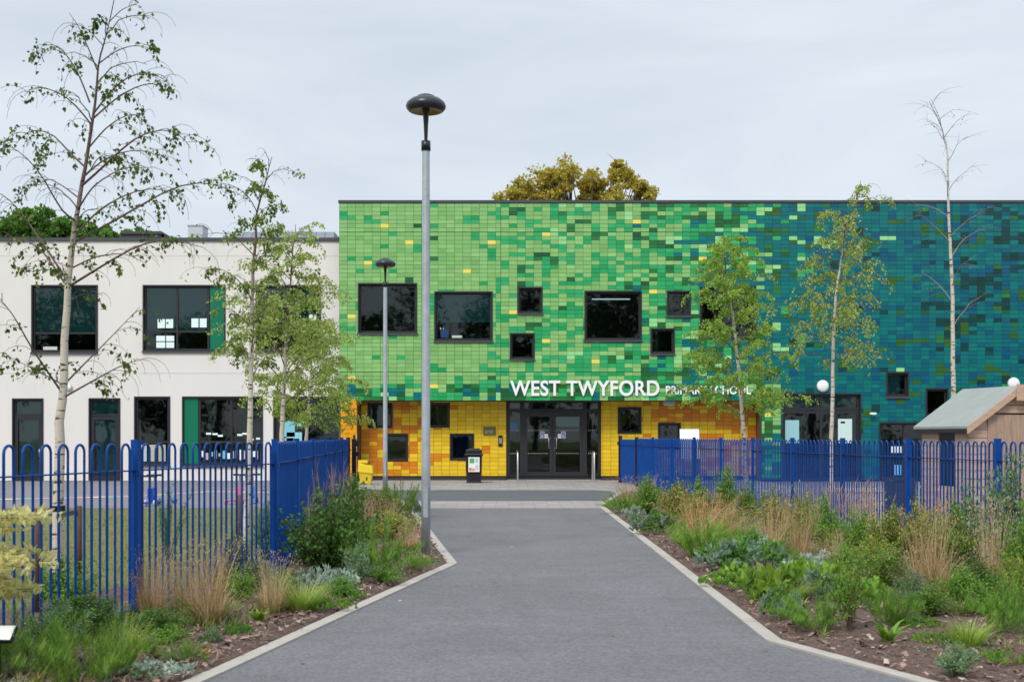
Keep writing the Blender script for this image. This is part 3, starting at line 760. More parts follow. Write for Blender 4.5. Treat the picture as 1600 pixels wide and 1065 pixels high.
for x in (-15.8, -13.9, -10.8, -9.0): mb.box(x, x+.1, YW+.31, YW+4.5, .01, 3.59)
for x in (-14.0, -9.5): mb.box(x, x+.1, YW+.31, YW+4.5, 3.91, 8.19)
mb.box(WX0-.2, WX0, YW, 55.2, 0, WT-.1)
mb.build('interior_floor', MAT['inner'], white)
cw = (.74, .86, .86); cc = rgb(232, 250, 250)
a = wu[0]; m1 = (a[0]+a[1])/2; tq = pz(520, YW)
window(white, *a, YW, mull=[m1], trans=[(tq, a[0], a[1])], set_in=.1, fw=.06, blind=[(a[0]+.1, a[1]-.1, tq, a[3]-.05)], papers=[(px(66, YW), px(88, YW), pz(548, YW), pz(541, YW), (.6, .65, .6))])
a = wu[1]; m2 = px(276, YW); m3 = px(325, YW); t2 = pz(517.5, YW)
S4 = [(px(245, YW), px(256.5, YW), pz(512, YW), pz(498, YW), cc), (px(258, YW), px(269.5, YW), pz(512, YW), pz(498, YW), cc), (px(298, YW), px(309, YW), pz(511, YW), pz(497, YW), cc), (px(311, YW), px(322, YW), pz(511, YW), pz(497, YW), cc),
      (px(243, YW), px(257, YW), pz(532.5, YW), pz(524, YW), cc), (px(258.5, YW), px(271, YW), pz(532.5, YW), pz(524, YW), cc), (px(243, YW), px(257, YW), pz(543, YW), pz(534, YW), cc), (px(258.5, YW), px(271, YW), pz(543, YW), pz(534, YW), cc)]
window(white, *a, YW, mull=[m2, m3], trans=[(t2, a[0], m3)], set_in=.1, fw=.06, panels=[(px(328, YW), a[1]-.06)], blind=[(a[0]+.1, m3, t2, a[3]-.05)], papers=S4)
a = wu[2]; window(white, *a, YW, mull=[(a[0]+a[1])/2], trans=[(t2, a[0], a[1])], set_in=.1, fw=.06, blind=[(a[0]+.1, a[1]-.1, t2, a[3]-.05)], papers=[(px(423, YW), px(434, YW), pz(500, YW), pz(492, YW), cc), (px(482, YW), px(494, YW), pz(500, YW), pz(491, YW), cc)])
for a, lab in zip(dd, ('l', 'r')):
    tq = pz(648, YW)
    wdw = window(white, *a, YW, trans=[(tq, a[0], a[1])], set_in=.1, fw=.06, sill=False, name='door', blind=[(a[0]+.1, a[1]-.1, tq+.06, a[3]-.06), (a[0]+.12, a[1]-.12, .25, tq-.1)])
    mb = MB(); x0, x1 = a[0]+.06, a[1]-.06; yf = YW+.05
    mb.box(x0+.002, x0+.13, yf, yf+.014, .03, tq-.05); mb.box(x1-.13, x1-.002, yf, yf+.014, .03, tq-.05); mb.box(x0+.13, x1-.13, yf, yf+.014, tq-.17, tq-.05); mb.box(x0+.13, x1-.13, yf, yf+.014, .03, .2)
    mb.build('door_leaf', MAT['frame'], wdw)
    hx = x1-.09 if lab == 'l' else x0+.09
    mb = MB(); mb.tube([(hx, yf, 1.14), (hx, yf-.06, 1.14), (hx, yf-.06, .86), (hx, yf, .86)], .012, 6); mb.build('handle', MAT['steel'], wdw, smooth=True)
tb = pz(690, YW)
a = wd[0]; window(white, *a, YW, trans=[(tb, a[0], a[1])], set_in=.1, fw=.07, papers=[(a[0]+.2, a[0]+.42, a[2]+.15, tb-.1, rgb(180,200,205)), (a[0]+.5, a[0]+.78, a[2]+.15, tb-.1, rgb(185,185,160)), (a[0]+.84, a[0]+1.1, a[2]+.15, tb-.1, rgb(175,175,155))])
a = wd[1]; g = random.Random(4); pp = []
for k in range(9):
    xx = 322+(k*9.5) + g.uniform(-2, 2); yy = 681 + g.uniform(-5, 6)
    if 352 < xx < 366: continue
    pp.append((px(xx, YW), px(xx+8, YW), pz(yy+1.5, YW), pz(yy-1.5, YW), cc))
for k in range(14):
    xx = 314 + k*6.6; 
    pp.append((px(xx, YW), px(xx+g.uniform(2, 5), YW), pz(g.uniform(712, 720), YW), pz(g.uniform(702, 708), YW), [cc, rgb(205,170,175), rgb(120,190,215)][k % 3]))
window(white, *a, YW, mull=[px(311, YW), px(361, YW)], trans=[(tb, px(311, YW), a[1])], set_in=.1, fw=.07, panels=[(a[0]+.06, px(309, YW))], papers=pp)
a = wd[2]; ct = rgb(130, 200, 215)
window(white, *a, YW, mull=[px(480, YW)], trans=[(tb, a[0], a[1])], set_in=.1, fw=.07, papers=[(px(443, YW), px(460, YW), pz(682, YW), pz(657, YW), ct), (px(461, YW), px(472, YW), pz(666, YW), pz(655, YW), ct), (px(447, YW), px(471, YW), pz(694, YW), pz(675, YW), rgb(150, 212, 222)), (px(444, YW), px(458, YW), pz(697, YW), pz(684, YW), ct)])
# things on its roof
def roofthing(name, lab, cat, mbf, mat):
    m = MB(); mbf(m); o = m.build(name, mat); tag(o, lab, cat); return o
def louver(m):
    Y = 49.0; x0, x1, zt = px(189, Y), px(252, Y), pz(361, Y)
    m.box(x0, x1, Y, Y+1.5, 8.4, zt-.12); m.add([(x0-.05,Y-.05,zt-.12),(x1+.1,Y-.05,zt-.12),(x1+.1,Y+1.6,zt-.12),(x0-.05,Y+1.6,zt-.12),(x0,Y,zt),(x1,Y,zt),(x1,Y+1.5,zt),(x0,Y+1.5,zt)], [(0,3,2,1),(4,5,6,7),(0,1,5,4),(1,2,6,5),(2,3,7,6),(3,0,4,7)])
    m.add([(x1+.1,Y,8.4),(x1+.6,Y,8.4),(x1+.1,Y,zt-.1),(x1+.1,Y+1.5,8.4),(x1+.6,Y+1.5,8.4),(x1+.1,Y+1.5,zt-.1)], [(0,1,2),(3,5,4)]); m.add([(x1+.6,Y,8.4),(x1+.6,Y+1.5,8.4),(x1+.1,Y+1.5,zt-.1),(x1+.1,Y,zt-.1)], [(0,1,2,3)])
    for k in range(5): m.box(x0+.05, x1, Y-.03, Y-.002, 8.5+k*.25, 8.62+k*.25)
roofthing('roof_vent', 'dark louvred vent housing on the white block roof', 'roof vent', louver, MAT['plinth'])
def cubeb(m):
    Y = 50.5; x0, x1, zt = px(293.5, Y), px(316.5, Y), pz(351, Y)
    m.box(x0, x1, Y, Y+.9, 8.4, zt-.05); m.box(x0-.03, x1+.03, Y-.03, Y+.93, zt-.05, zt)
roofthing('roof_duct', 'pale square air duct standing on the white block roof', 'air duct', cubeb, M('pale_sheet_metal', (.55, .58, .62), rough=.6))
def rooflt(m):
    Y = 51.0; x0, x1, x2, zt = px(334, Y), px(358, Y), px(531, Y)-.4, pz(354.8, Y)
    V = [(x0,Y,8.4),(x2,Y,8.4),(x2,Y+6,8.4),(x0,Y+6,8.4),(x1,Y+1.2,zt),(x2,Y+1.2,zt),(x2,Y+5,zt),(x1,Y+5,zt)]
    m.add(V, [(0,3,2,1),(4,5,6,7),(0,1,5,4),(1,2,6,5),(2,3,7,6),(3,0,4,7)])
    for k in range(12):
        t = k/11; a = np.array(V[0])*(1-t)+np.array(V[1])*t; b = np.array(V[4])*(1-t)+np.array(V[5])*t
        m.tube([a+[0,-.01,.0], b+[0,-.01,.0]], .02, 4)
roofthing('raised_roof', 'low sloping grey metal roof rising behind the white block parapet', 'metal roof', rooflt, MAT['zinc'])

# ------------------------------------------------------------------ wall fittings
def disc_lamp(x, y, r_px, Y, label):
    r = r_px*Y/F; c = (px(x, Y), Y-.004, pz(y, Y))
    e = empty('wall_lamp', (c[0], c[1], c[2])); tag(e, label, 'wall lamp', 'round bulkhead lamps on the walls')
    mb = MB(); a = np.linspace(0, 2*pi, 28, endpoint=False)
    prof = [(r, 0.012), (r, .05), (r*.93, .075)]
    V = [(p*cos(t), -q, p*sin(t)) for p, q in prof for t in a]
    mb.add(V, [(i*28+j, i*28+(j+1) % 28, (i+1)*28+(j+1) % 28, (i+1)*28+j) for i in range(2) for j in range(28)]); mb.build('lamp_base', MAT['galv'], e, smooth=True)
    mb = MB(); prof = [(r*.93, .075), (r*.8, .11), (r*.5, .13), (.001, .135)]
    V = [(p*cos(t), -q, p*sin(t)) for p, q in prof for t in a]
    mb.add(V, [(i*28+j, i*28+(j+1) % 28, (i+1)*28+(j+1) % 28, (i+1)*28+j) for i in range(3) for j in range(28)]); mb.build('diffuser', MAT['white'], e, smooth=True)
disc_lamp(1285, 603, 9.7, YG, 'round white bulkhead lamp above the wide glazed doors on the teal wall')
disc_lamp(1583, 599, 9.7, YG, 'round white bulkhead lamp on the teal wall just above the shed ridge')
disc_lamp(108, 605, 5.2, YW, 'small round pale lamp on the white wall beside the tall birch trunk')
mb = MB(); x0, x1, z0, z1 = px(755, YR), px(775, YR), pz(680, YR), pz(666, YR)
mb.box(x0, x1, YR-.045, YR-.014, z0, z1, rgb(120,115,70)); mb.box(x0+.03, x1-.03, YR-.055, YR-.045, z0+.03, z1-.03, rgb(95,92,60))
for k in range(5): mb.box(x0+.07+.06*k, x0+.11+.06*k, YR-.06, YR-.055, z0+.06+.03*(k % 3), z0+.2-.03*(k % 2), rgb(150,145,95))
tag(mb.build('wall_plaque', MAT['paintc']), 'bronze plaque on the yellow tiles left of the entrance', 'plaque')
e = empty('intercom', (px(782, YR), YR-.014, pz(697, YR))); tag(e, 'narrow grey door intercom on yellow tiles beside the entrance', 'intercom')
mb = MB(); mb.box(-.075, .075, -.04, 0, 0, .4); mb.build('housing', MAT['black'], e, bevel=.004)
mb = MB(); mb.box(-.05, .05, -.05, -.04, .1, .3); mb.build('call_panel', MAT['steel'], e)
mb = MB(); mb.box(-.22, .22, -.12, .12, -.1, 0); mb.add([(-.22,-.12,-.1),(.22,-.12,-.1),(.22,.12,-.1),(-.22,.12,-.1),(-.12,-.07,-.17),(.12,-.07,-.17),(.12,.07,-.17),(-.12,.07,-.17)], [(0,1,5,4),(1,2,6,5),(2,3,7,6),(3,0,4,7),(7,6,5,4)])
o = mb.build('soffit_lamp', MAT['galv']); o.location = (px(1045, 43.5), 43.5, SOFF-.004); tag(o, 'grey lamp fixed under the entrance soffit right of the doors', 'lamp')
e = empty('security_camera', (px(1363, YG), YG-.014, pz(646, YG))); tag(e, 'small white security camera on the teal tiled wall', 'camera')
mb = MB(); mb.box(-.1, .08, -.2, -.12, -.03, .04); mb.box(-.14, -.1, -.19, -.13, -.02, .03); mb.build('body', MAT['white'], e)
mb = MB(); mb.tube([(.04, 0, -.04), (.04, -.08, -.04), (.02, -.14, 0)], .02, 6); mb.build('bracket', MAT['white'], e)

# ------------------------------------------------------------------ entrance rails, bins, easel board
for x, lab in ((809, 'stainless steel guard post left of the entrance doors'), (928.5, 'stainless steel guard post right of the entrance doors')):
    Y = 42.6; X = px(x, Y); o = empty('guard_rail', (X, Y, .006)); tag(o, lab, 'guard rail', 'steel rails beside the entrance doors')
    mb = MB(); mb.tube([(0, 0, 0), (0, 0, .98), (.0, .06, 1.04), (0, .9, 1.04), (0, .96, .98), (0, .96, 0)], .028, 10); mb.build('hoop', MAT['steel'], o, smooth=True)
    mb = MB(); mb.lathe([(.001, .012), (.07, .012), (.07, 0)], (0, 0, 0), 16); mb.lathe([(.001, .012), (.07, .012), (.07, 0)], (0, .96, 0), 16); mb.build('foot_plate', MAT['steel'], o)
# black litter bin with a poster
Y = 41.6; e = empty('litter_bin', (px(740.5, Y), Y, .006)); tag(e, 'black litter bin with white poster against the yellow tiles', 'bin')
mb = MB()
V = [(-.24,-.22,.04),(.24,-.22,.04),(.24,.22,.04),(-.24,.22,.04),(-.28,-.27,.92),(.28,-.27,.92),(.28,.27,.92),(-.28,.27,.92)]
mb.add(V, [(0,3,2,1),(4,5,6,7),(0,1,5,4),(1,2,6,5),(2,3,7,6),(3,0,4,7)]); mb.box(-.25, .25, -.23, .23, 0, .05); mb.build('body', MAT['black'], e, bevel=.012)
mb = MB(); mb.box(-.31, .31, -.3, .3, .922, 1.0); mb.box(-.27, .27, -.26, .26, 1.0, 1.14); mb.box(-.2, .2, -.2, .2, 1.14, 1.18); mb.build('lid', MAT['black'], e, bevel=.03)
mb = MB(); yy = -.29
mb.box(-.18, .2, yy-.012, yy, .38, .88, (.78, .8, .78)); mb.box(-.14, .02, yy-.016, yy-.012, .68, .84, rgb(80,165,110)); mb.box(.06, .15, yy-.016, yy-.012, .7, .84, rgb(170,200,190)); mb.box(-.15, -.07, yy-.016, yy-.012, .42, .52, rgb(215,110,80)); mb.box(-.05, .03, yy-.016, yy-.012, .42, .5, rgb(220,140,110)); mb.box(.06, .16, yy-.016, yy-.012, .45, .62, rgb(190,200,215))
mb.build('poster', MAT['paper'], e)
# yellow grit bin
Y = 40.0; e = empty('grit_bin', (px(572, Y), Y, .006)); tag(e, 'yellow plastic grit bin beside the orange tiled corner', 'grit bin')
mb = MB(); V = [(-.17,-.16,.04),(.17,-.16,.04),(.17,.16,.04),(-.17,.16,.04),(-.22,-.21,.42),(.22,-.21,.42),(.22,.21,.42),(-.22,.21,.42)]
mb.add(V, [(0,3,2,1),(4,5,6,7),(0,1,5,4),(1,2,6,5),(2,3,7,6),(3,0,4,7)]); mb.box(-.16, -.06, -.15, .15, 0, .05); mb.box(.06, .16, -.15, .15, 0, .05)
ym = M('yellow_plastic', (0.72, 0.52, 0.02), rough=.35); mb.build('body', ym, e, bevel=.01)
mb = MB(); V = [(-.25,-.24,.42),(.25,-.24,.36),(.25,.24,.36),(-.25,.24,.42),(-.24,-.2,.70),(.23,-.2,.60),(.23,.2,.62),(-.24,.2,.74)]
mb.add(V, [(0,3,2,1),(4,5,6,7),(0,1,5,4),(1,2,6,5),(2,3,7,6),(3,0,4,7)]); mb.box(-.27, .05, .0, .2, .70, .80); mb.build('lid', ym, e, bevel=.02)
# white easel board
Y = 39.0; e = empty('easel', (px(1077, Y), Y, 0)); tag(e, 'white easel board standing by the yellow recess behind the fence', 'easel')
z0, z1 = pz(716, Y), pz(670, Y)
mb = MB(); c = np.array([0, -.1, (z0+z1)/2]); mb.obox(c, (.31, 0, 0), (0, .012, 0), (.0, .08, (z1-z0)/2)); mb.build('board', MAT['white'], e)
mb = MB()
for x in (-.3, .3): mb.tube([(x, -.28, 0), (x, .0, z1+.02)], .02, 6); mb.tube([(x, .35, 0), (x, .02, z1)], .018, 6)
mb.tube([(-.3, -.16, .45), (.3, -.16, .45)], .018, 6); mb.build('frame', MAT['stake'], e)

# ------------------------------------------------------------------ street lamps
def street_lamp(x, y_head, Y, head_w, label, proto=None):
    Xb = px(x, Y); Ht = pz(y_head, Y)
    if proto:
        r = proto.copy(); COL.objects.link(r); r.location = (Xb, Y, .02); r['label'] = label
        for ch in proto.children:
            c = ch.copy(); COL.objects.link(c); c.parent = r
            for g in ch.children:
                d = g.copy(); COL.objects.link(d); d.parent = c
        s = Ht/proto['_h']; r.scale = (s, s, s); return r
    e = empty('street_lamp', (Xb, Y, .02)); tag(e, label, 'street lamp', 'street lamps with mushroom heads'); e['_h'] = Ht
    u = 1/(F/Y)                                           # metres per photo pixel here
    mb = MB(); mb.lathe([(.001, 0), (.062, 0), (.060, 1.2), (.0585, 1.21), (.05, Ht-86*u)], seg=24); mb.build('pole', MAT['galv'], e, smooth=True)
    mb = MB(); mb.lathe([(.001, Ht-88*u), (.062, Ht-88*u), (.062, Ht-73*u), (.045, Ht-72.5*u)], seg=20); mb.build('collar', MAT['black'], e, smooth=True)
    mb = MB(); mb.lathe([(.022, Ht-73*u), (.03, Ht-50*u), (.042, Ht-28*u), (.06, Ht-20*u)], seg=20); mb.build('spigot', MAT['black'], e, smooth=True)
    hr = head_w*u/2; z = Ht
    mb = MB(); mb.lathe([(.001, z), (hr*.25, z-.5*u), (hr*.42, z-2.5*u), (hr*.44, z-4*u), (hr*.72, z-7.5*u), (hr*.93, z-13*u), (hr, z-18*u), (hr*.97, z-22*u), (hr*.86, z-26*u), (hr*.8, z-27*u)], seg=40); h = mb.build('lamp_head', MAT['head'], e, smooth=True)
    mb = MB(); mb.lathe([(hr*.8, z-27*u), (hr*.6, z-24*u), (hr*.2, z-22*u), (.001, z-22*u)], seg=40); mb.build('lens', MAT['amber'], h, smooth=True)
    mb = MB(); mb.box(-.03, .03, -.066, -.055, .5, .9); mb.build('access_door', MAT['galv'], e)
    return e
lampA = street_lamp(665.5, 150, 16.25, 63, 'tall galvanised lamp post with black mushroom head at the bed corner')
street_lamp(602, 404, 32.2, 32, 'smaller looking lamp post farther back in front of the orange tiles', lampA)

# ------------------------------------------------------------------ blue bow-top fences
def fence_run(name, label, pts, bows, ends=(True, True), height=1.53, posts_dark=()):
    """pts: post positions; bows: bows per panel"""
    e = empty(name, (pts[0][0], pts[0][1], 0)); e['_world'] = 1
    tag(e, label, 'metal fence', 'blue bow topped railings')
    for i, p in enumerate(pts):
        if (i == 0 and not ends[0]) or (i == len(pts)-1 and not ends[1]): continue
        d = np.array(pts[min(i+1, len(pts)-1)]) - np.array(pts[max(i-1, 0)]); d = d/np.linalg.norm(d); n = np.array([-d[1], d[0]])
        mb = MB(); hp = .032 if i not in posts_dark else .045
        mb.obox((p[0], p[1], (height+.03)/2-.1), (d[0]*hp, d[1]*hp, 0), (n[0]*hp, n[1]*hp, 0), (0, 0, (height+.03)/2+.1))
        mb.obox((p[0], p[1], height+.035), (d[0]*hp*1.06, d[1]*hp*1.06, 0), (n[0]*hp*1.06, n[1]*hp*1.06, 0), (0, 0, .005))
        for zz in (.10, 1.28):
            mb.obox((p[0]-n[0]*(hp+.008), p[1]-n[1]*(hp+.008), zz), (d[0]*.03, d[1]*.03, 0), (n[0]*.008, n[1]*.008, 0), (0, 0, .02))
        mb.build('post', MAT['black'] if i in posts_dark else MAT['blue'], e)
    for i in range(len(pts)-1):
        a, b = np.array(pts[i]), np.array(pts[i+1]); Ln = np.linalg.norm(b-a); d = (b-a)/Ln; n = np.array([-d[1], d[0]])
        nb = bows[i] if isinstance(bows, (list, tuple)) else bows
        mb = MB(); m0 = .05; pitch = (Ln-2*m0)/nb; hw = pitch*.27
        near = min(a[1], b[1]) < 17
        for zz in (.10, 1.30):
            c = (a+b)/2
            mb.obox((c[0], c[1], zz), (d[0]*(Ln/2-.034), d[1]*(Ln/2-.034), 0), (n[0]*.018, n[1]*.018, 0), (0, 0, .006))
        for k in range(nb):
            c = a + d*(m0 + pitch*(k+.5))
            arc = [(-hw, .05), (-hw, 1.30)] + [(-hw*cos(t), height-hw*1.05+hw*1.05*sin(t)) for t in np.linspace(0, pi, 9 if near else 6)] + [(hw, 1.30), (hw, .05)]
            mb.tube([(c[0]+d[0]*u, c[1]+d[1]*u, zz) for u, zz in arc], .0115, 6 if near else 4)
        mb.build('railing_panel', MAT['blue'], e, smooth=True)
    return e
A, B, C, E_ = FENCE_L[2], FENCE_L[3], FENCE_L[4], FENCE_L[5]
dAB = (np.array(A)-np.array(B)); dAB = dAB/np.linalg.norm(dAB); A2 = tuple(np.array(B)+dAB*2.72)
A3 = tuple(np.array(B)+dAB*5.44)
fence_run('metal_fence', 'blue bow topped railing crossing the left bed in front of the lawn', [A3, A2, B], 12)
fence_run('metal_fence', 'blue bow topped railing between the tall left post and the fence corner', [B, C], 12, ends=(False, False))
sp = [tuple(np.array(C)*(1-k/6)+np.array(E_)*k/6) for k in range(7)]
fence_run('metal_fence', 'blue bow topped railing receding towards the orange tiled corner', sp, 11, posts_dark=(6,))
rp = []
for k in range(0, 10):
    u = 1/(1/931.0 + 0.0002*k) if k >= 0 else 0
    Y = F*7.0/u*1.0 + .35; rp.append((fenceR(Y), Y))
first = (fenceR(rp[0][1]-2.75), rp[0][1]-2.75)
rp = [first] + rp
fence_run('metal_fence', 'long blue bow topped railing along the right hand bed', rp, 12, posts_dark=(len(rp)-1,))
# black gate posts and a narrow gate leaf at the far right end
gy = rp[-1][1]
g0, g1 = (fenceR(gy+3.1), gy+3.1), (px(975.5, gy+3.4), gy+3.4)
e = empty('metal_gate', (g0[0], g0[1], 0)); e['_world'] = 1; tag(e, 'blue railing gate with black posts beyond the right fence end', 'gate')
def gate_panel(a, b, nb, name, e, h=1.5):
    a, b = np.array(a), np.array(b); Ln = np.linalg.norm(b-a); d = (b-a)/Ln; n = np.array([-d[1], d[0]]); mb = MB(); pitch = (Ln-.1)/nb; hw = pitch*.27
    for zz in (.1, 1.3): c = (a+b)/2; mb.obox((c[0], c[1], zz), (d[0]*(Ln/2-.04), d[1]*(Ln/2-.04), 0), (n[0]*.02, n[1]*.02, 0), (0, 0, .01))
    for k in range(nb):
        c = a + d*(.05+pitch*(k+.5)); arc = [(-hw, .05), (-hw, 1.3)] + [(-hw*cos(t), h-hw+hw*sin(t)) for t in np.linspace(0, pi, 6)] + [(hw, 1.3), (hw, .05)]
        mb.tube([(c[0]+d[0]*u, c[1]+d[1]*u, zz) for u, zz in arc], .0115, 4)
    mb.build(name, MAT['blue'], e)
gate_panel(rp[-1], g0, 13, 'gate_leaf', e); gate_panel(g0, g1, 2, 'side_leaf', e, 1.42)
mb = MB(); mb.box(g0[0]-.06, g0[0]+.06, g0[1]-.06, g0[1]+.06, 0, 1.62); mb.box(g0[0]-.1, g0[0]-.06, g0[1]-.04, g0[1]+.04, 1.3, 1.4); mb.build('post', MAT['black'], e)
# black gate post with latch at the far left end
Xg, Yg = E_[0]+.10, 28.3
e = empty('gate_post', (Xg, Yg, 0)); tag(e, 'black gate post with latch at the end of the receding left railing', 'gate post')
mb = MB(); mb.box(-.05, .05, -.05, .05, 0, 1.52); mb.box(-.058, .058, -.058, .058, 1.52, 1.535); mb.build('post', MAT['black'], e)
mb = MB(); mb.lathe([(.001, 1.64), (.022, 1.63), (.03, 1.60), (.022, 1.565), (.03, 1.535)], seg=12); mb.build('finial', MAT['black'], e, smooth=True)
mb = MB(); mb.box(.051, .12, -.04, .04, 1.36, 1.5); mb.box(.051, .13, -.03, .03, 1.14, 1.24); mb.build('latch', MAT['black'], e)

# ------------------------------------------------------------------ timber playhouse shed
def shed():
    Y0 = 17.6; S = F/Y0
    N = np.array([px(1511, Y0), Y0])                      # near roof corner
    az = pz(666, Y0)+.005; ridge_z = pz(604, Y0+.62)
    Ld = np.array([-.267, .964]); Gd = np.array([.964, .267]); Lr = 1.32; hw = .885
    e = empty('wooden_shed', (N[0], N[1], 0)); e['_world'] = 1
    tag(e, 'timber playhouse shed with grey green felt roof behind the right fence', 'shed')
    def PT(a, b, z): p = N + Ld*a + Gd*b; return np.array([p[0], p[1], z])
    def slab(a0, a1, b0, b1, z0, z1, t):
        q = [PT(a0, b0, z0), PT(a1, b0, z0), PT(a1, b1, z1), PT(a0, b1, z1)]; q2 = [p+np.array([0, 0, -t]) for p in q]
        return q+q2
    fc = [(0,1,2,3),(7,6,5,4),(0,4,5,1),(1,5,6,2),(2,6,7,3),(3,7,4,0)]
    mb = MB(); mb.add(slab(0, Lr, 0, hw, az, ridge_z, .035), fc); mb.add(slab(0, Lr, hw*2, hw+.001, az, ridge_z-.001, .035), fc); mb.build('roof', MAT['felt'], e)
    ov = .10; wz = az-.06; wb0, wb1 = .09, 2*hw-.09; wa0, wa1 = .08, Lr-.08
    sl = (ridge_z-az)/hw
    mb = MB(); bh = .12
    def wallbox(a0, a1, b0, b1, z0, z1, t=.02, mi=0, k=None):
        c = (PT(a0, b0, z0)+PT(a1, b1, z1))/2
        ha = (np.append(Ld, 0))*(abs(a1-a0)/2); hb = np.append(Gd, 0)*(abs(b1-b0)/2)
        mb.obox(c, ha, hb, (0, 0, abs(z1-z0)/2), mi=mi)
    z = .02; i = 0
    while z < ridge_z-.1:                                # gable boards, cut around the door
        z1 = min(z+bh, ridge_z-.08)
        m = max(0.0, (z1-.03-az)/sl) if z1 > az else 0
        b0, b1 = wb0+m, wb1-m
        if b1-b0 > .1:
            da, db = .40, 1.37
            if z < az+.10:
                wallbox(wa0+.0, wa0+.022+.003*(i % 2), b0, da, z, z1-.010); wallbox(wa0, wa0+.022+.003*(i % 2), db, b1, z, z1-.010)
            else: wallbox(wa0, wa0+.022+.003*(i % 2), b0, b1, z, z1-.010)
        if z < wz-.02:
            zt = min(z1, wz)
            for (p, q) in ((wa0+.03, wa0+.33), (wa0+.72, wa1)): wallbox(p, q, wb0, wb0+.02+.003*(i % 2), z, zt-.006)
            if z < .75: wallbox(wa0+.33, wa0+.72, wb0, wb0+.021, z, zt-.006)
            wallbox(wa0+.03, wa1, wb1-.02, wb1, z, zt-.006)
            wallbox(wa1-.02, wa1, wb0, wb1, z, zt-.006)
        z = z1; i += 1
    mb.build('wall', MAT['wood'], e)
    mb = MB(); dk = M('weathered_door_boards', (0.42, 0.29, 0.215), rough=.8, noise=.25, nscale=5, stretch=(6, 6, 1))
    for k in range(7): wallbox(wa0-.012, wa0+.018, .405+k*.138, .405+k*.138+.131, .05, az+.17)
    mb.build('door', dk, e)
    mb = MB()                                            # barge boards and fascia
    for (b0, b1, s) in ((-.0, hw, 1), (2*hw, hw, 1)):
        q = [PT(-.02, b0, az), PT(-.02, b1, ridge_z), PT(-.02, b1, ridge_z-.11), PT(-.02, b0, az-.11)]; q2 = [p+np.append(Ld, 0)*.02 for p in q]
        mb.add(np.array(q+q2)+[0, 0, -.004], fc)
    c = PT(-.04, hw, ridge_z-.10); mb.obox(c, np.append(Gd, 0)*.07, np.append(Ld, 0)*.008, (0, 0, .12))
    mb.build('barge_board', MAT['wood'], e)
    mb = MB(); mb.obox((PT(0, .012, az-.06)+PT(Lr, .012, az-.06))/2, np.append(Ld, 0)*Lr/2, np.append(Gd, 0)*.01, (0, 0, .035)); mb.build('fascia', MAT['black'], e)
    mb = MB(); wallbox(wa0+.34, wa0+.71, wb0+.004, wb0+.010, .76, wz-.02); mb.build('window', M('dark_acrylic', (.012, .014, .018), rough=.25, spec=.25), e)
    mb = MB(); mb.tube([PT(wa0-.012, .48, 1.0), PT(wa0-.05, .48, 1.0)], .02, 8); mb.build('knob', MAT['steel'], e)
shed()

# ------------------------------------------------------------------ leaves, blades, plants
def frames(D, rnd):
    D = D/(np.linalg.norm(D, axis=1, keepdims=True)+1e-9)
    A_ = rnd.normal(size=D.shape); S_ = np.cross(D, A_); S_ /= (np.linalg.norm(S_, axis=1, keepdims=True)+1e-9)
    return D, S_, np.cross(S_, D)
def leaves(mb, P_, D, size, col, rnd, wid=.42, detailed=False, mi=0, fold=.25):
    D, S_, N_ = frames(D, rnd); n = len(P_); s = np.broadcast_to(size, (n,))[:, None]
    if detailed:
        V = np.stack([P_, P_+D*s*.38-S_*s*wid+N_*s*fold*.5, P_+D*s*.42, P_+D*s*.38+S_*s*wid+N_*s*fold*.5, P_+D*s, ], 1)
        idx = np.arange(n)[:, None]*5
        Fq = np.concatenate([idx+np.array([[0, 2, 4, 1]]), idx+np.array([[0, 3, 4, 2]])]); C = np.concatenate([col, col]) if np.ndim(col) == 2 else col
        mb.add(V.reshape(-1, 3), Fq, C, mi)
    else:
        V = np.stack([P_, P_+D*s*.45-S_*s*wid+N_*s*fold*.4, P_+D*s, P_+D*s*.45+S_*s*wid+N_*s*fold*.4], 1)
        mb.add(V.reshape(-1, 3), np.arange(4*n).reshape(-1, 4), col, mi)
def blades(mb, base, az, l0, l1, length, width, col, seg=4, mi=0):
    """curved ribbons: angle from vertical goes from l0 at the root to l1 at the tip"""
    n = len(base); length = np.broadcast_to(length, (n,)); width = np.broadcast_to(width, (n,))
    P_ = [base.copy()]; dl = length/seg
    for k in range(seg):
        th = l0 + (l1-l0)*((k+.5)/seg)**1.3
        d = np.stack([np.sin(th)*np.cos(az), np.sin(th)*np.sin(az), np.cos(th)], -1)
        P_.append(P_[-1] + d*dl[:, None])
    side = np.stack([-np.sin(az+.6), np.cos(az+.6), np.zeros(n)], -1)
    V = []
    for k, p in enumerate(P_):
        wv = (width*(1-(k/seg)**1.6*.85)/2)[:, None]; V += [p-side*wv, p+side*wv]
    V = np.stack(V, 1); m = 2*(seg+1); idx = np.arange(n)[:, None]*m
    Fq = np.concatenate([idx+np.array([[2*k, 2*k+1, 2*k+3, 2*k+2]]) for k in range(seg)])
    C = np.tile(col, (seg, 1)) if np.ndim(col) == 2 else col
    mb.add(V.reshape(-1, 3), Fq, C, mi)
    return P_[-1]
def cvar(base, n, rnd, v=.25, alt=None, pa=.3):
    c = np.array(base)*(1+rnd.uniform(-v, v, (n, 1)))
    if alt is not None:
        m = rnd.random((n, 1)) < pa; c = np.where(m, np.array(alt)*(1+rnd.uniform(-v, v, (n, 1))), c)
    return c
def disk(n, r, rnd, z=0): a = rnd.random(n)*2*pi; q = r*np.sqrt(rnd.random(n)); return np.stack([q*np.cos(a), q*np.sin(a), np.full(n, z)], -1), a
PROTO = {}
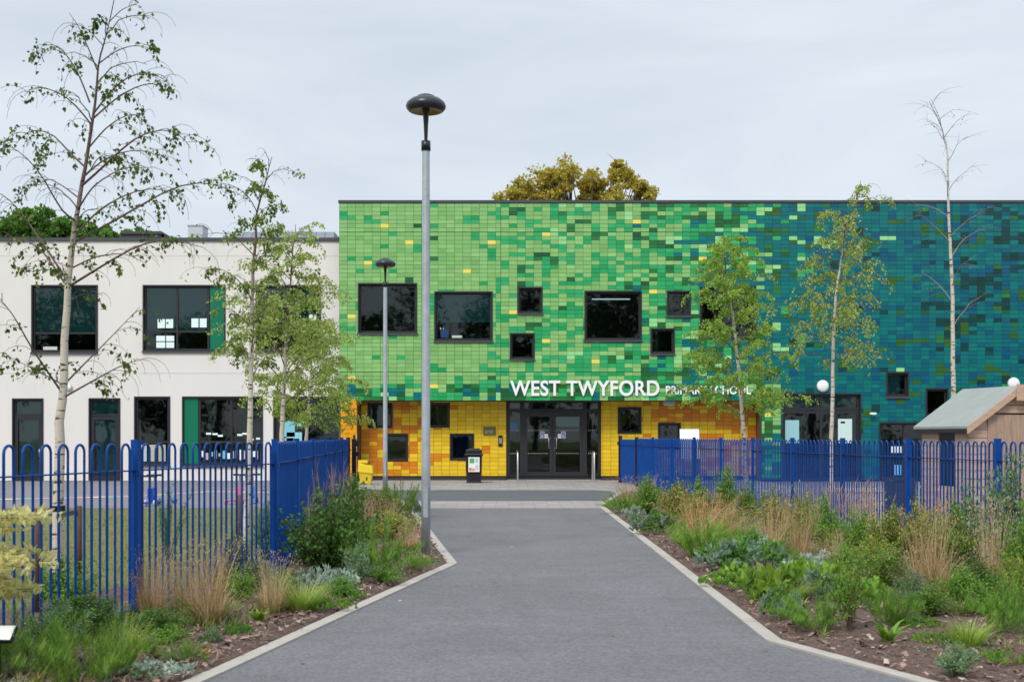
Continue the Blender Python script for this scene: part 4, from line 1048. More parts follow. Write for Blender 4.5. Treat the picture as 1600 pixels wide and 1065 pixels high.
G_ = {'bright': (0.23, 0.40, 0.045), 'green': (0.135, 0.285, 0.042), 'dark': (0.07, 0.165, 0.028), 'yellow': (0.38, 0.43, 0.07), 'grey': (0.23, 0.34, 0.22), 'silver': (0.42, 0.52, 0.44),
      'tan': (0.56, 0.37, 0.21), 'red': (0.60, 0.31, 0.16), 'straw': (0.62, 0.48, 0.28), 'olive': (0.24, 0.30, 0.05), 'purple': (0.40, 0.27, 0.33)}
def plant_mesh(kind, var):
    key = (kind, var)
    if key in PROTO: return PROTO[key]
    rnd = np.random.default_rng(abs(hash((kind.encode()[0]*31 + len(kind)*7 + var*101))) % 99999)
    mb = MB()
    if kind in ('tan_grass', 'red_grass', 'straw_grass'):          # upright dead ornamental grass, green at the foot (0.4 wide, 0.6 high)
        n = 230; b, a = disk(n, .13, rnd); base = {'tan_grass': G_['tan'], 'red_grass': G_['red'], 'straw_grass': G_['straw']}[kind]
        tip = blades(mb, b, a+rnd.normal(0, .8, n), rnd.normal(.05, .14, n), np.abs(rnd.normal(.2, .55, n)), .66*rnd.random(n)**.55+.06, rnd.uniform(.003, .0055, n), cvar(base, n, rnd, .45, G_['straw'], .25), 5)
        n2 = 90; k = rnd.integers(0, n, n2*6); leaves(mb, tip[k]+rnd.normal(0, .012, (len(k), 3)), rnd.normal(0, .4, (len(k), 3))+[0, 0, .8], .022, cvar(base, len(k), rnd, .3), rnd, .18)
        n = 300; b, a = disk(n, .13, rnd); blades(mb, b, a, rnd.uniform(.05, .6, n), rnd.uniform(.8, 2.2, n), rnd.uniform(.15, .42, n), .006, cvar(G_['olive'], n, rnd, .3, G_['straw'], .4), 4)
        n = 16; b, a = disk(n, .08, rnd); blades(mb, b, a, rnd.uniform(.3, .9, n), rnd.uniform(1.2, 2.1, n), rnd.uniform(.4, .75, n), .004, cvar(G_['straw'], n, rnd, .25), 6)
    elif kind == 'green_grass':
        n = 420; b, a = disk(n, .13, rnd); blades(mb, b, a, rnd.uniform(0, .5, n), rnd.uniform(.5, 1.7, n), rnd.uniform(.2, .42, n), .007, cvar(G_['bright'], n, rnd, .3, G_['yellow'], .3), 4)
        n = 40; b, a = disk(n, .1, rnd); blades(mb, b, a, rnd.uniform(0, .4, n), rnd.uniform(.3, 1.4, n), rnd.uniform(.3, .5, n), .004, cvar(G_['straw'], n, rnd, .2), 4)
    elif kind == 'feathery':                                      # 0.6 wide, 0.4 high, fine and soft
        for st in range(58):
            b, a = disk(1, .17, rnd); az = a[0]+rnd.normal(0, .3); le = rnd.uniform(.05, 1.1); ln = rnd.uniform(.20, .42)
            ts = rnd.random(70)**.7; pos = b + np.stack([np.sin(le*(.6+.5*ts))*ts*ln*np.cos(az), np.sin(le*(.6+.5*ts))*ts*ln*np.sin(az), np.cos(le*(.6+.5*ts))*ts*ln], -1)
            blades(mb, pos, rnd.random(70)*2*pi, rnd.uniform(.2, .9, 70), rnd.uniform(.5, 1.3, 70), rnd.uniform(.04, .09, 70), .0035, cvar(G_['green'] if st % 3 else G_['bright'], 70, rnd, .3, G_['bright'], .35), 2)
    elif kind in ('bush', 'dark_bush', 'yellow_bush', 'grey_bush', 'low_hebe'):     # 0.7 wide, 0.6 high, leafy on stems
        ns = {'dark_bush': 64, 'low_hebe': 110}.get(kind, 54); cb = {'bush': G_['green'], 'dark_bush': G_['dark'], 'yellow_bush': G_['olive'], 'grey_bush': G_['grey'], 'low_hebe': G_['dark']}[kind]
        al = {'bush': G_['bright'], 'dark_bush': G_['green'], 'yellow_bush': G_['yellow'], 'grey_bush': G_['green'], 'low_hebe': G_['green']}[kind]
        for st in range(ns):
            az = rnd.random()*2*pi; le = rnd.uniform(.0, 1.15)**1.1; ln = rnd.uniform(.38, .66)*(1-.2*le); pts = [np.array([rnd.normal(0, .03), rnd.normal(0, .03), 0])]
            for k in range(5):
                th = le*(.7+.12*k); pts.append(pts[-1]+np.array([sin(th)*cos(az), sin(th)*sin(az), cos(th)])*ln/5 + rnd.normal(0, .008, 3))
            mb.tube(pts, np.linspace(.005, .0015, 6), 3, (.10, .065, .04), 1, cap=False)
            P5 = np.array(pts); m = 60; t = rnd.uniform(.25, 1, m)*5; i0 = np.minimum(t.astype(int), 4); fr = (t-i0)[:, None]
            pp_ = P5[i0]*(1-fr)+P5[i0+1]*fr + rnd.normal(0, .028, (m, 3)); pp_[:, 2] = np.maximum(pp_[:, 2], .01)
            D = rnd.normal(0, .8, (m, 3))+[0, 0, .5]
            leaves(mb, pp_, D, rnd.uniform(.020, .042, m), cvar(cb, m, rnd, .3, al, .3), rnd, .34)
    elif kind == 'sapling':                                       # open upright shrub 0.6 x 0.8
        for st in range(15):
            az = rnd.random()*2*pi; le = rnd.uniform(.05, .75); ln = rnd.uniform(.5, .86); pts = [np.array([rnd.normal(0, .015), rnd.normal(0, .015), 0])]
            for k in range(6):
                th = le*(.6+.1*k); pts.append(pts[-1]+np.array([sin(th)*cos(az), sin(th)*sin(az), cos(th)])*ln/6 + rnd.normal(0, .01, 3))
            mb.tube(pts, np.linspace(.007, .0018, 7), 4, (.10, .07, .045), 1, cap=False)
            P5 = np.array(pts); m = 130; t = rnd.uniform(.15, 1, m)**.8*6; i0 = np.minimum(t.astype(int), 5); fr = (t-i0)[:, None]
            pp_ = P5[i0]*(1-fr)+P5[i0+1]*fr + rnd.normal(0, .022, (m, 3)); pp_[:, 2] = np.maximum(pp_[:, 2], .03)
            leaves(mb, pp_, rnd.normal(0, .8, (m, 3))+[0, 0, .3], rnd.uniform(.016, .032, m), cvar(G_['green'], m, rnd, .3, G_['olive'], .4), rnd, .36)
    elif kind in ('silver', 'grey_mound', 'broad', 'mat', 'flowers'):
        cfg = {'silver': (40, .24, .12, G_['silver'], G_['grey'], .04, 13), 'grey_mound': (52, .22, .18, G_['grey'], G_['green'], .045, 14), 'broad': (34, .24, .14, G_['bright'], G_['green'], .085, 9),
               'mat': (80, .30, .06, G_['green'], G_['bright'], .024, 16), 'flowers': (20, .18, .06, G_['green'], G_['grey'], .03, 9)}[kind]
        n, r, h, c1, c2, ls, ml_ = cfg
        b, a = disk(n, r, rnd); b[:, 2] = h*rnd.uniform(.2, 1, n)*(1-.6*(np.linalg.norm(b[:, :2], axis=1)/r)**2)
        for i in range(n):
            az = np.linspace(0, 2*pi, ml_, endpoint=False)+rnd.random(); el = rnd.uniform(.1, 1.1, ml_)
            D = np.stack([np.cos(az)*np.cos(el), np.sin(az)*np.cos(el), np.sin(el)], -1)
            P_ = np.repeat(b[i:i+1], ml_, 0)+rnd.normal(0, ls*.25, (ml_, 3)); P_[:, 2] = np.maximum(P_[:, 2], .004)
            leaves(mb, P_, D, rnd.uniform(.7, 1.2, ml_)*ls, cvar(c1 if rnd.random() < .65 else c2, ml_, rnd, .2), rnd, .26 if kind != 'broad' else .34)
        if kind == 'flowers':
            b, a = disk(60, .18, rnd, .09); b[:, 2] += rnd.uniform(-.02, .04, 60); leaves(mb, b, rnd.normal(0, 1, (60, 3)), .02, cvar((.22, .18, .42), 60, rnd, .2), rnd, .4)
    elif kind == 'wisps':                                         # bare seeded stems, 0.5 x 0.9
        for st in range(16):
            az = rnd.random()*2*pi; le = rnd.uniform(.0, .28); ln = rnd.uniform(.6, .95); pts = [np.array([rnd.normal(0, .09), rnd.normal(0, .09), 0])]
            for k in range(6): th = le*(.8+.08*k); pts.append(pts[-1]+np.array([sin(th)*cos(az), sin(th)*sin(az), cos(th)])*ln/6+rnd.normal(0, .006, 3))
            mb.tube(pts, np.linspace(.0035, .0015, 7), 3, G_['tan'], 1, cap=False); P5 = np.array(pts)
            m = 26; t = rnd.uniform(.35, 1, m)*6; i0 = np.minimum(t.astype(int), 5); fr = (t-i0)[:, None]; pp_ = P5[i0]*(1-fr)+P5[i0+1]*fr
            blades(mb, pp_, rnd.random(m)*2*pi, rnd.uniform(.3, .9, m), rnd.uniform(.1, .6, m), rnd.uniform(.05, .14, m), .0028, cvar(G_['tan'], m, rnd, .25, G_['purple'], .5), 2)
    elif kind == 'rosette':
        n = 26; az = rnd.random(n)*2*pi; blades(mb, np.tile([[0, 0, .01]], (n, 1))+rnd.normal(0, .01, (n, 3))*[1, 1, 0], az, rnd.uniform(.3, .8, n), rnd.uniform(1.1, 1.7, n), rnd.uniform(.1, .2, n), rnd.uniform(.035, .06, n), cvar(G_['bright'], n, rnd, .2), 4)
    me = mb.build('plant', [MAT['leaf'], MAT['twig']], link=False)
    PROTO[key] = me
    return me
SIZE = {'tan_grass': (.42, .60), 'red_grass': (.42, .60), 'straw_grass': (.42, .60), 'green_grass': (.55, .36), 'feathery': (.72, .42), 'bush': (.85, .62), 'dark_bush': (.85, .62), 'yellow_bush': (.85, .62), 'grey_bush': (.85, .62), 'low_hebe': (.85, .62),
        'sapling': (.8, .8), 'silver': (.52, .13), 'grey_mound': (.5, .2), 'broad': (.55, .18), 'mat': (.62, .08), 'flowers': (.4, .12), 'wisps': (.45, .92), 'rosette': (.3, .12)}
INFO = {'tan_grass': ('grass_clump', 'grass clump', 'dry ornamental grasses in the beds'), 'red_grass': ('grass_clump', 'grass clump', 'dry ornamental grasses in the beds'), 'straw_grass': ('grass_clump', 'grass clump', 'dry ornamental grasses in the beds'),
        'green_grass': ('grass_clump', 'grass clump', 'green grass clumps in the beds'), 'feathery': ('feathery_plant', 'perennial', 'feathery green perennials in the beds'), 'bush': ('shrub', 'shrub', 'shrubs in the beds'), 'dark_bush': ('shrub', 'shrub', 'shrubs in the beds'),
        'yellow_bush': ('shrub', 'shrub', 'shrubs in the beds'), 'grey_bush': ('shrub', 'shrub', 'shrubs in the beds'), 'low_hebe': ('shrub', 'shrub', 'shrubs in the beds'), 'sapling': ('shrub', 'shrub', 'shrubs in the beds'), 'silver': ('silver_plant', 'perennial', 'silver leaved plants in the beds'),
        'grey_mound': ('leafy_plant', 'perennial', 'grey green mounds in the beds'), 'broad': ('leafy_plant', 'perennial', 'broad leaved plants in the beds'), 'mat': ('mat_plant', 'perennial', 'low mat plants in the beds'), 'flowers': ('flowering_plant', 'flowers', 'small flowering plants'),
        'wisps': ('dry_stems', 'dry stems', 'bare seeded stems by the fences'), 'rosette': ('leaf_rosette', 'perennial', 'leaf rosettes on the mulch')}
cnt = {}
def plant(kind, x, y, wpx, hpx, label):
    if kind in ('tan_grass', 'straw_grass', 'wisps'): hpx *= .80 if x > 900 else .88
    if kind == 'wisps': wpx *= .85
    X, Y = gp(x, y); S = F/Y; k = cnt.get(kind, 0); cnt[kind] = k+1
    me = plant_mesh(kind, k % (3 if kind in ('bush', 'feathery', 'tan_grass') else 2))
    nm, cat, grp = INFO[kind]
    o = bpy.data.objects.new(nm, me); COL.objects.link(o)
    w0, h0 = SIZE[kind]; kw, kh = {'feathery': (1.15, 1.05), 'dark_bush': (1.25, 1.05), 'low_hebe': (1.25, 1.2), 'bush': (1.22, 1.22), 'yellow_bush': (1.25, 1.25), 'grey_bush': (1.15, 1.1), 'mat': (1.25, 1.3), 'broad': (1.15, 1.3), 'grey_mound': (1.15, 1.3), 'silver': (1.15, 1.2)}.get(kind, (1, 1)); sw, sh = wpx*kw/S/w0, hpx*kh/S/h0
    o.location = (X, Y, .035); o.rotation_euler = (0, 0, (k*2.4) % 6.28); o.scale = (sw, sw, sh)
    tag(o, label, cat, grp)
    return o
exec_plants = [
 # ---- left bed, from the viewer back
 ('feathery', 45, 1062, 150, 110, 'bright feathery green clump beside the low white sign board'),
 ('feathery', 130, 1075, 160, 110, 'bright feathery green clump at the bottom edge, left of the silver mat'),
 ('grey_bush', 95, 1010, 120, 60, 'grey green leafy shrub between the feathery clumps and the left railing'),
 ('green_grass', 185, 1052, 95, 85, 'upright bright green blades at the right end of the feathery clumps'),
 ('low_hebe', 135, 1000, 130, 58, 'dark green domed shrub at the foot of the left railing'),
 ('low_hebe', 245, 992, 110, 30, 'low dark green mat shrub in front of the tall blue post'),
 ('mat', 205, 985, 70, 16, 'bright green mat touching the left edge of the dark mat shrub'),
 ('bush', 262, 1012, 75, 28, 'small green shrub just below the dark mat shrub'),
 ('bush', 232, 1030, 44, 26, 'little dark rounded shrub above the silver mat'),
 ('feathery', 285, 1040, 70, 34, 'soft green seedling clump beside the kerb and yellow flowers'),
 ('silver', 245, 1062, 100, 22, 'silver leaved mat next to the left kerb at the bottom edge'),
 ('grey_mound', 330, 1012, 36, 22, 'small blue green tuft alone on the mulch near the left kerb'),
 ('mat', 373, 996, 40, 14, 'small bright green mat halfway along the left kerb'),
 ('rosette', 404, 978, 46, 22, 'small leafy green plant on bare mulch below the lone straw tuft'),
 ('tan_grass', 238, 968, 58, 104, 'thin tan grass clump just right of the tall blue post'),
 ('tan_grass', 287, 962, 56, 80, 'tan grass clump tucked behind the biggest tan clump on the left'),
 ('tan_grass', 325, 978, 88, 128, 'biggest tan grass clump in the left bed'),
 ('straw_grass', 425, 962, 58, 92, 'straw coloured leaning tuft at the fence corner'),
 ('grey_bush', 405, 925, 70, 50, 'sparse grey green shrub in front of the fence corner railing'),
 ('bush', 378, 948, 68, 50, 'rounded green plant beside the biggest tan clump'),
 ('yellow_bush', 365, 905, 70, 60, 'yellowish loose shrub behind the rounded green plant'),
 ('green_grass', 470, 958, 96, 46, 'yellow green grass patch in front of the silver plants'),
 ('mat', 520, 955, 70, 14, 'low green weeds on mulch below the silver plants'),
 ('silver', 480, 930, 70, 30, 'silver plants at the foot of the solid looking blue fence corner'),
 ('silver', 525, 926, 70, 34, 'silver plants under the big dark shrub'),
 ('dark_bush', 505, 905, 150, 135, 'big dark green shrub against the receding blue railing'),
 ('dark_bush', 545, 888, 120, 130, 'tall olive green shrub behind the big dark shrub'),
 ('feathery', 594, 903, 125, 84, 'largest feathery bright green mound left of the lamp post'),
 ('grey_bush', 560, 918, 60, 60, 'thin grey stemmed plant between dark shrub and feathery mound'),
 ('bush', 600, 915, 70, 26, 'low green plant along the mulch edge below the feathery mound'),
 ('feathery', 655, 893, 44, 30, 'small feathery mound at the foot of the lamp post'),
 ('tan_grass', 636, 862, 46, 44, 'small tan tuft just left of the lamp post base'),
 ('yellow_bush', 612, 848, 90, 40, 'yellow green low shrub left of the lamp post'),
 ('tan_grass', 575, 842, 60, 66, 'tan grass clump above the feathery mound'),
 ('tan_grass', 605, 828, 50, 46, 'tan grass clump right behind the yellow green low shrub'),
 ('straw_grass', 552, 835, 44, 56, 'pale grass clump leaning on the receding railing'),
 ('bush', 553, 800, 54, 50, 'leafy shrub at the black gate post'),
 ('dark_bush', 590, 806, 60, 32, 'dark shrub near the base of the farther lamp post'),
 ('feathery', 627, 808, 74, 52, 'feathery green clump at the far kerb corner'),
 ('silver', 646, 806, 26, 22, 'tiny silver plant at the far end of the left kerb'),
 ('feathery', 600, 788, 60, 28, 'low green clump around the farther lamp post'),
 ('wisps', 500, 850, 64, 140, 'tall bare stems against the blue railing behind the big shrub'),
 ('wisps', 528, 825, 60, 120, 'purplish bare stems farther along the receding railing'),
 ('wisps', 486, 905, 40, 150, 'thin bare stems at the corner of the receding railing'),
 # ---- right bed
 ('tan_grass', 983, 792, 46, 50, 'pinkish tan clump at the far start of the right bed'),
 ('wisps', 1018, 790, 44, 62, 'bare stems in front of the black gate posts'),
 ('feathery', 975, 803, 62, 34, 'bright green clump at the far right kerb end'),
 ('bush', 1013, 806, 58, 54, 'green upright shrub beside the black gate posts'),
 ('silver', 990, 812, 36, 18, 'small silver plant near the far right kerb end'),
 ('grey_mound', 1025, 836, 76, 32, 'blue green mound beside the kerb before the red grass'),
 ('mat', 1050, 825, 60, 22, 'bright green mat behind the blue green mound'),
 ('yellow_bush', 1058, 816, 80, 54, 'yellow green shrub left along the solid looking right railing'),
 ('bush', 1092, 812, 56, 56, 'leafy shrub second along the right railing'),
 ('bush', 1135, 812, 52, 68, 'upright leafy shrub left of the white trunk behind the railing'),
 ('bush', 1168, 820, 60, 54, 'leafy shrub in front of the white trunk behind the railing'),
 ('yellow_bush', 1208, 835, 74, 56, 'yellow green shrub right of the white trunk'),
 ('yellow_bush', 1258, 846, 70, 64, 'yellow green shrub between two pale grass clumps'),
 ('red_grass', 1090, 856, 82, 78, 'reddish orange grass clump, brightest in the right bed'),
 ('red_grass', 1128, 846, 62, 60, 'orange tan grass clump behind the brightest red one'),
 ('straw_grass', 1160, 842, 56, 50, 'pale straw clump behind the feathery green mound'),
 ('feathery', 1105, 874, 120, 62, 'feathery bright green mound beside the red grass'),
 ('feathery', 1150, 862, 80, 46, 'second feathery mound behind the blue green mounds'),
 ('grey_mound', 1128, 893, 86, 40, 'blue green mound nearest the kerb middle of the right bed'),
 ('grey_mound', 1175, 890, 100, 46, 'wide blue green mound in the middle of the right bed'),
 ('silver', 1190, 880, 76, 32, 'silvery plants on top of the wide blue green mound'),
 ('tan_grass', 1205, 874, 50, 96, 'slim tan grass clump above the silvery plants'),
 ('tan_grass', 1250, 880, 48, 92, 'slim tan grass clump right of the first slim one'),
 ('flowers', 1202, 903, 50, 18, 'purple flowered patch on the mulch'),
 ('mat', 1160, 920, 110, 22, 'yellowish green mat plants along the kerb mulch'),
 ('broad', 1205, 940, 84, 38, 'broad leaved bright green plant near the right kerb'),
 ('broad', 1262, 925, 96, 40, 'broad leaved green plants behind the grey tuft'),
 ('grey_mound', 1285, 940, 90, 40, 'grey green leaves left of the upright young shrub'),
 ('silver', 1262, 905, 90, 36, 'pale silvery clump behind the broad leaved plants'),
 ('grey_mound', 1220, 972, 60, 46, 'blue grey tuft standing close to the right kerb'),
 ('feathery', 1272, 988, 108, 62, 'feathery clump at the kerb left of the young shrub'),
 ('sapling', 1328, 992, 112, 150, 'upright young shrub with open branches near the right kerb'),
 ('feathery', 1395, 985, 90, 66, 'feathery clump just right of the upright young shrub'),
 ('bush', 1290, 868, 66, 80, 'dense shrub in front of the railing, left of the pale clumps'),
 ('bush', 1340, 880, 80, 70, 'green shrub behind the upright young shrub'),
 ('tan_grass', 1352, 876, 44, 96, 'slim tan clump behind the upright young shrub'),
 ('tan_grass', 1300, 905, 40, 80, 'short tan clump left behind the young shrub'),
 ('yellow_bush', 1395, 885, 90, 76, 'bright yellow green shrub before the timber planter'),
 ('bush', 1390, 925, 90, 60, 'green shrub filling the middle of the right bed'),
 ('tan_grass', 1455, 935, 92, 150, 'largest tan grass clump in the right bed'),
 ('straw_grass', 1408, 925, 60, 64, 'pale drooping clump left of the largest tan clump'),
 ('yellow_bush', 1440, 885, 90, 84, 'yellow green shrub against the wide blue post'),
 ('bush', 1490, 895, 90, 96, 'leafy shrub under the shed eaves behind the largest tan clump'),
 ('dark_bush', 1530, 935, 80, 60, 'dark shrub between the two tallest tan clumps'),
 ('straw_grass', 1553, 925, 60, 150, 'tall tan clump near the right picture edge'),
 ('grey_bush', 1515, 882, 80, 110, 'grey green shrub rising over the railing by the shed'),
 ('grey_bush', 1575, 900, 120, 170, 'tall grey green shrub at the right edge before the railing'),
 ('bush', 1606, 930, 90, 120, 'dense green shrub at the right edge'),
 ('bush', 1452, 968, 90, 44, 'low rounded green shrub right of the feathery clump'),
 ('feathery', 1575, 995, 120, 96, 'feathery green clump at the right picture edge'),
 ('feathery', 1500, 965, 60, 30, 'small feathery plant under the tallest tan clump'),
 ('rosette', 1388, 1012, 66, 32, 'bright leaf rosette on bare mulch near the right kerb'),
 ('green_grass', 1512, 1016, 90, 44, 'arching green grass tuft with straw blades on open mulch'),
 ('grey_bush', 1500, 1062, 80, 50, 'dark wiry weed patch at the bottom right'),
 ('mat', 1560, 1040, 60, 14, 'tiny green mat on mulch at the lower right'),
 ('broad', 1152, 912, 54, 20, 'low green leaves at the kerb before the yellowish mats'),
 ('yellow_bush', 1085, 828, 60, 40, 'small yellow green shrub just behind the brightest red grass'),
 ('bush', 1235, 862, 60, 44, 'leafy green mound between the slim tan clumps'),
 ('feathery', 1222, 890, 60, 36, 'feathery tuft at the foot of the slim tan clumps'),
 ('green_grass', 1240, 945, 66, 34, 'bright green strappy tuft among the broad leaved plants'),
 ('bush', 1320, 915, 90, 50, 'leafy green mound behind the upright young shrub'),
 ('yellow_bush', 1365, 905, 80, 56, 'bright yellow green mound right behind the young shrub'),
 ('broad', 1340, 945, 80, 34, 'green leaves beside the stem of the upright young shrub'),
 ('grey_bush', 1425, 950, 70, 50, 'pale twiggy shrub before the largest tan clump'),
 ('bush', 1500, 945, 80, 50, 'low leafy shrub right of the largest tan clump'),
 ('mat', 1425, 985, 70, 18, 'green seedlings spreading right of the feathery clump'),
 ('bush', 1545, 965, 90, 56, 'leafy shrub under the tall tan clump at the right'),
 ('yellow_bush', 1590, 960, 90, 70, 'yellow green shrub low at the right picture edge'),
 ('mat', 1460, 1010, 60, 14, 'thin green mat on the open mulch left of the grass tuft'),
 ('yellow_bush', 1140, 838, 60, 40, 'low yellow green shrub left of the slim tan clumps'),
 ('bush', 535, 935, 70, 26, 'low green plant between the silver plants and feathery mound'),
 ('mat', 545, 938, 44, 10, 'thin green weeds along the kerb below the feathery mound'),
 ('bush', 445, 935, 60, 34, 'green mound beside the leaning straw tuft'),
 ('yellow_bush', 350, 935, 60, 40, 'yellow green blades around the foot of the biggest tan clump'),
 ('wisps', 1230, 840, 50, 96, 'purplish bare stems before the right railing, left of the thin birch'),
 ('wisps', 1330, 850, 80, 130, 'bushiest bare stems before the pale timber planter'),
 ('wisps', 1365, 855, 70, 120, 'bare stems right of the bushiest ones by the planter'),
 ('wisps', 1470, 890, 60, 150, 'long bare stems in front of the dark shed window'),
 ('wisps', 1275, 850, 50, 110, 'bare stems beside the thin birch trunk'),
]
for t in exec_plants: plant(*t)

# low weeds between the plants: nobody could count them
def weeds():
    mb = MB(); n = 5200
    for left in (True, False):
        Y = 6.8 + 22*rng.random(n//2)**1.2
        a = np.array([fl(y)-.3 if left else kr(y)+.25 for y in Y]); b = np.array([kl(y)-.25 if left else fenceR(y)+.2 for y in Y])
        q = rng.random(len(Y))**.75; X = (b-(b-a)*(q)) if left else (a+(b-a)*q)
        keep = (vnoise(X, Y, .9, 9) > -.15+.2*(1-q)); X, Y = X[keep], Y[keep]
        for x, y in zip(X, Y):
            m = 9; base = np.tile([[x, y, .035]], (m, 1)) + rng.normal(0, .02, (m, 3))*[1, 1, .2]
            c = [G_['green'], G_['bright'], G_['olive'], G_['grey'], G_['straw']][rng.integers(0, 5)]
            blades(mb, base, rng.random(m)*2*pi, rng.uniform(.1, .9, m), rng.uniform(.6, 1.6, m), rng.uniform(.04, .12, m), rng.uniform(.005, .014, m), cvar(c, m, rng, .3), 2)
    tag(mb.build('ground_cover', MAT['leaf']), 'low weeds and seedlings between the planted clumps', 'ground cover', kind='stuff')
    mb = MB(); n = 26000
    Y = 8.5 + 18.4*rng.random(n)**1.3; X = -1.0-Y*.42*rng.random(n) - 1.6
    keep = np.array([x < fl(y)-(1.35 if y < 12.5 else .5) for x, y in zip(X, Y)]); X, Y = X[keep], Y[keep]; m = len(X)
    base = np.stack([X, Y, np.full(m, -.004)], -1); k = (vnoise(X, Y, .35, 2)*.5+.5)[:, None]
    C = np.array([.10, .15, .03])*k + np.array([.26, .21, .09])*(1-k); C = C*(1+rng.uniform(-.25, .25, (m, 1)))
    blades(mb, base, rng.random(m)*2*pi, rng.uniform(0, .5, m), rng.uniform(.4, 1.3, m), rng.uniform(.02, .05, m), .008, np.clip(C, 0, 1), 2)
    tag(mb.build('grass', MAT['leaf']), 'short worn grass of the lawn behind the left railing', 'grass', kind='stuff')
weeds()
# tiny orange flowers beside the left kerb
for (x, y, lab) in ((318, 1043, 'small orange flowers nearest the left kerb'), (214, 1018, 'tiny orange flowers between the green mats on the left')):
    X, Y = gp(x, y); mb = MB(); b, a = disk(10, .05, rng, .085); leaves(mb, b, rng.normal(0, 1, (10, 3)), .02, cvar((.8, .42, .03), 10, rng, .1), rng, .45)
    for q in b: mb.tube([(q[0]*.3, q[1]*.3, 0), q], .0015, 3, G_['green'], cap=False)
    blades(mb, np.tile([[0, 0, 0.]], (26, 1)), rng.random(26)*6.28, rng.uniform(.1, .8, 26), rng.uniform(.4, 1.3, 26), .08, .01, cvar(G_['bright'], 26, rng), 2)
    o = mb.build('orange_flowers', MAT['leaf']); o.location = (X, Y, .03); tag(o, lab, 'flowers', 'small flowering plants')

# ------------------------------------------------------------------ trees
def polyline_at(P_, t):
    t = np.clip(t, 0, 1)*(len(P_)-1); i = np.minimum(t.astype(int), len(P_)-2); f = (t-i)[:, None]
    return P_[i]*(1-f)+P_[i+1]*f
def birch(label, X, Y, path, r0, seed, branches=None, nb=26, crown0=.3, wfn=None, leafn=2600, lsize=.045, lcol=G_['green'], lalt=G_['bright'], elev=.95, droop=1.5, detailed=False, twigs=7, twiglen=.35, cluster=.5, name='birch_tree', topthin=.55, bare=0.0, trans=True, hang=1.0, pw=.9, bcol=(.115, .07, .058), group='young birches behind the fences'):
    """path: list of (dx, dz) of the trunk relative to its base"""
    rnd = np.random.default_rng(seed)
    e = empty(name, (X, Y, 0)); tag(e, label, 'tree', group)
    P_ = np.array([(p[0], p[2] if len(p) > 2 else 0, p[1]) for p in path], float)
    T = polyline_at(P_, np.linspace(0, 1, 30)); Ht = P_[-1][2]
    T[1:-1, :2] += rnd.normal(0, .006, (28, 2))
    tt = np.linspace(0, 1, 30); rad = r0*(1-tt)**pw+.004
    tc_ = np.array([(0.60, 0.54, 0.45)]*30); br = np.array([0.13, 0.075, 0.06]); m = np.clip((tt-topthin)/.2, 0, 1)[:, None]; tc_ = tc_*(1-m)+br*m
    mbt = MB(); mbt.tube(T, rad, 8, tc_); mbt.build('trunk', MAT['bark'], e, smooth=True)
    mbb = MB(); tw = []
    def limb(pts, ra, rb, sides=5, c=None):
        c = bcol
        mbb.tube(pts, np.linspace(ra, rb, len(pts)), sides, c, cap=False)
    lim = []
    if branches:
        for br_ in branches:
            q = np.array([((b[0])-X, (b[2] if len(b) > 2 else 0), b[1]) for b in br_], float)
            n = 10; s = polyline_at(q, np.linspace(0, 1, n)); s[1:-1] = (s[:-2]+s[1:-1]*2+s[2:])/4; lim.append(s)
    for i in range(nb):
        t = crown0 + (0.97-crown0)*((i+rnd.random())/nb); base = polyline_at(T, np.array([t]))[0]
        Ln = (wfn(t) if wfn else (1-t)*1.2+.25)*rnd.uniform(.7, 1.15); az = i*2.399+rnd.normal(0, .3); el = elev*rnd.uniform(.8, 1.15)
        pts = [base]; k_ = 9
        for k in range(k_):
            a = el-droop*(k/k_)**1.4
            pts.append(pts[-1]+np.array([cos(a)*cos(az), cos(a)*sin(az), sin(a)])*Ln/k_+rnd.normal(0, .008, 3)); az += rnd.normal(0, .06)
        lim.append(np.array(pts))
    for s in lim:
        Ln = np.linalg.norm(np.diff(s, axis=0), axis=1).sum(); ra = min(.014, .0035+Ln*.0065); limb(s, ra, .0022)
        nt_ = max(3, int(twigs*Ln/.8)); 
        for k in range(nt_):
            t = .18+.82*(k+rnd.random())/nt_; b = polyline_at(s, np.array([t]))[0]; tl = twiglen*rnd.uniform(.5, 1.2)*min(1, .5+Ln*.5)
            d0 = s[min(len(s)-1, int(t*(len(s)-1))+1)]-s[max(0, int(t*(len(s)-1)))]; az = math.atan2(d0[1], d0[0])+rnd.normal(0, .9); el = rnd.uniform(-.1, .7); pts = [b]
            for q in range(5): a = el-hang*1.6*(q/5); pts.append(pts[-1]+np.array([cos(a)*cos(az), cos(a)*sin(az), sin(a)])*tl/5+rnd.normal(0, .004, 3))
            limb(pts, .0032, .0014, 3); tw.append(np.array(pts))
    mbb.build('branches', MAT['twig'], e, smooth=True)
    if leafn:
        wts = rnd.random(len(tw))**(1/(1.01-cluster)); wts[rnd.random(len(tw)) < bare] = 0; wts /= wts.sum()
        ids = rnd.choice(len(tw), leafn, p=wts); TW_ = np.array(tw); t = rnd.random(leafn)**.8*5; i0 = np.minimum(t.astype(int), 4); f = (t-i0)[:, None]
        pos = TW_[ids, i0]*(1-f)+TW_[ids, i0+1]*f + rnd.normal(0, lsize*.5, (leafn, 3)); pos[:, 2] -= lsize*.3
        D = rnd.normal(0, .55, (leafn, 3))+[0, 0, -.75]
        mbl = MB(); leaves(mbl, pos, D, lsize*rnd.uniform(.65, 1.2, leafn), cvar(lcol, leafn, rnd, .3, lalt, .35), rnd, .36, detailed)
        mbl.build('crown', MAT['treeleaf'], e)
    return e

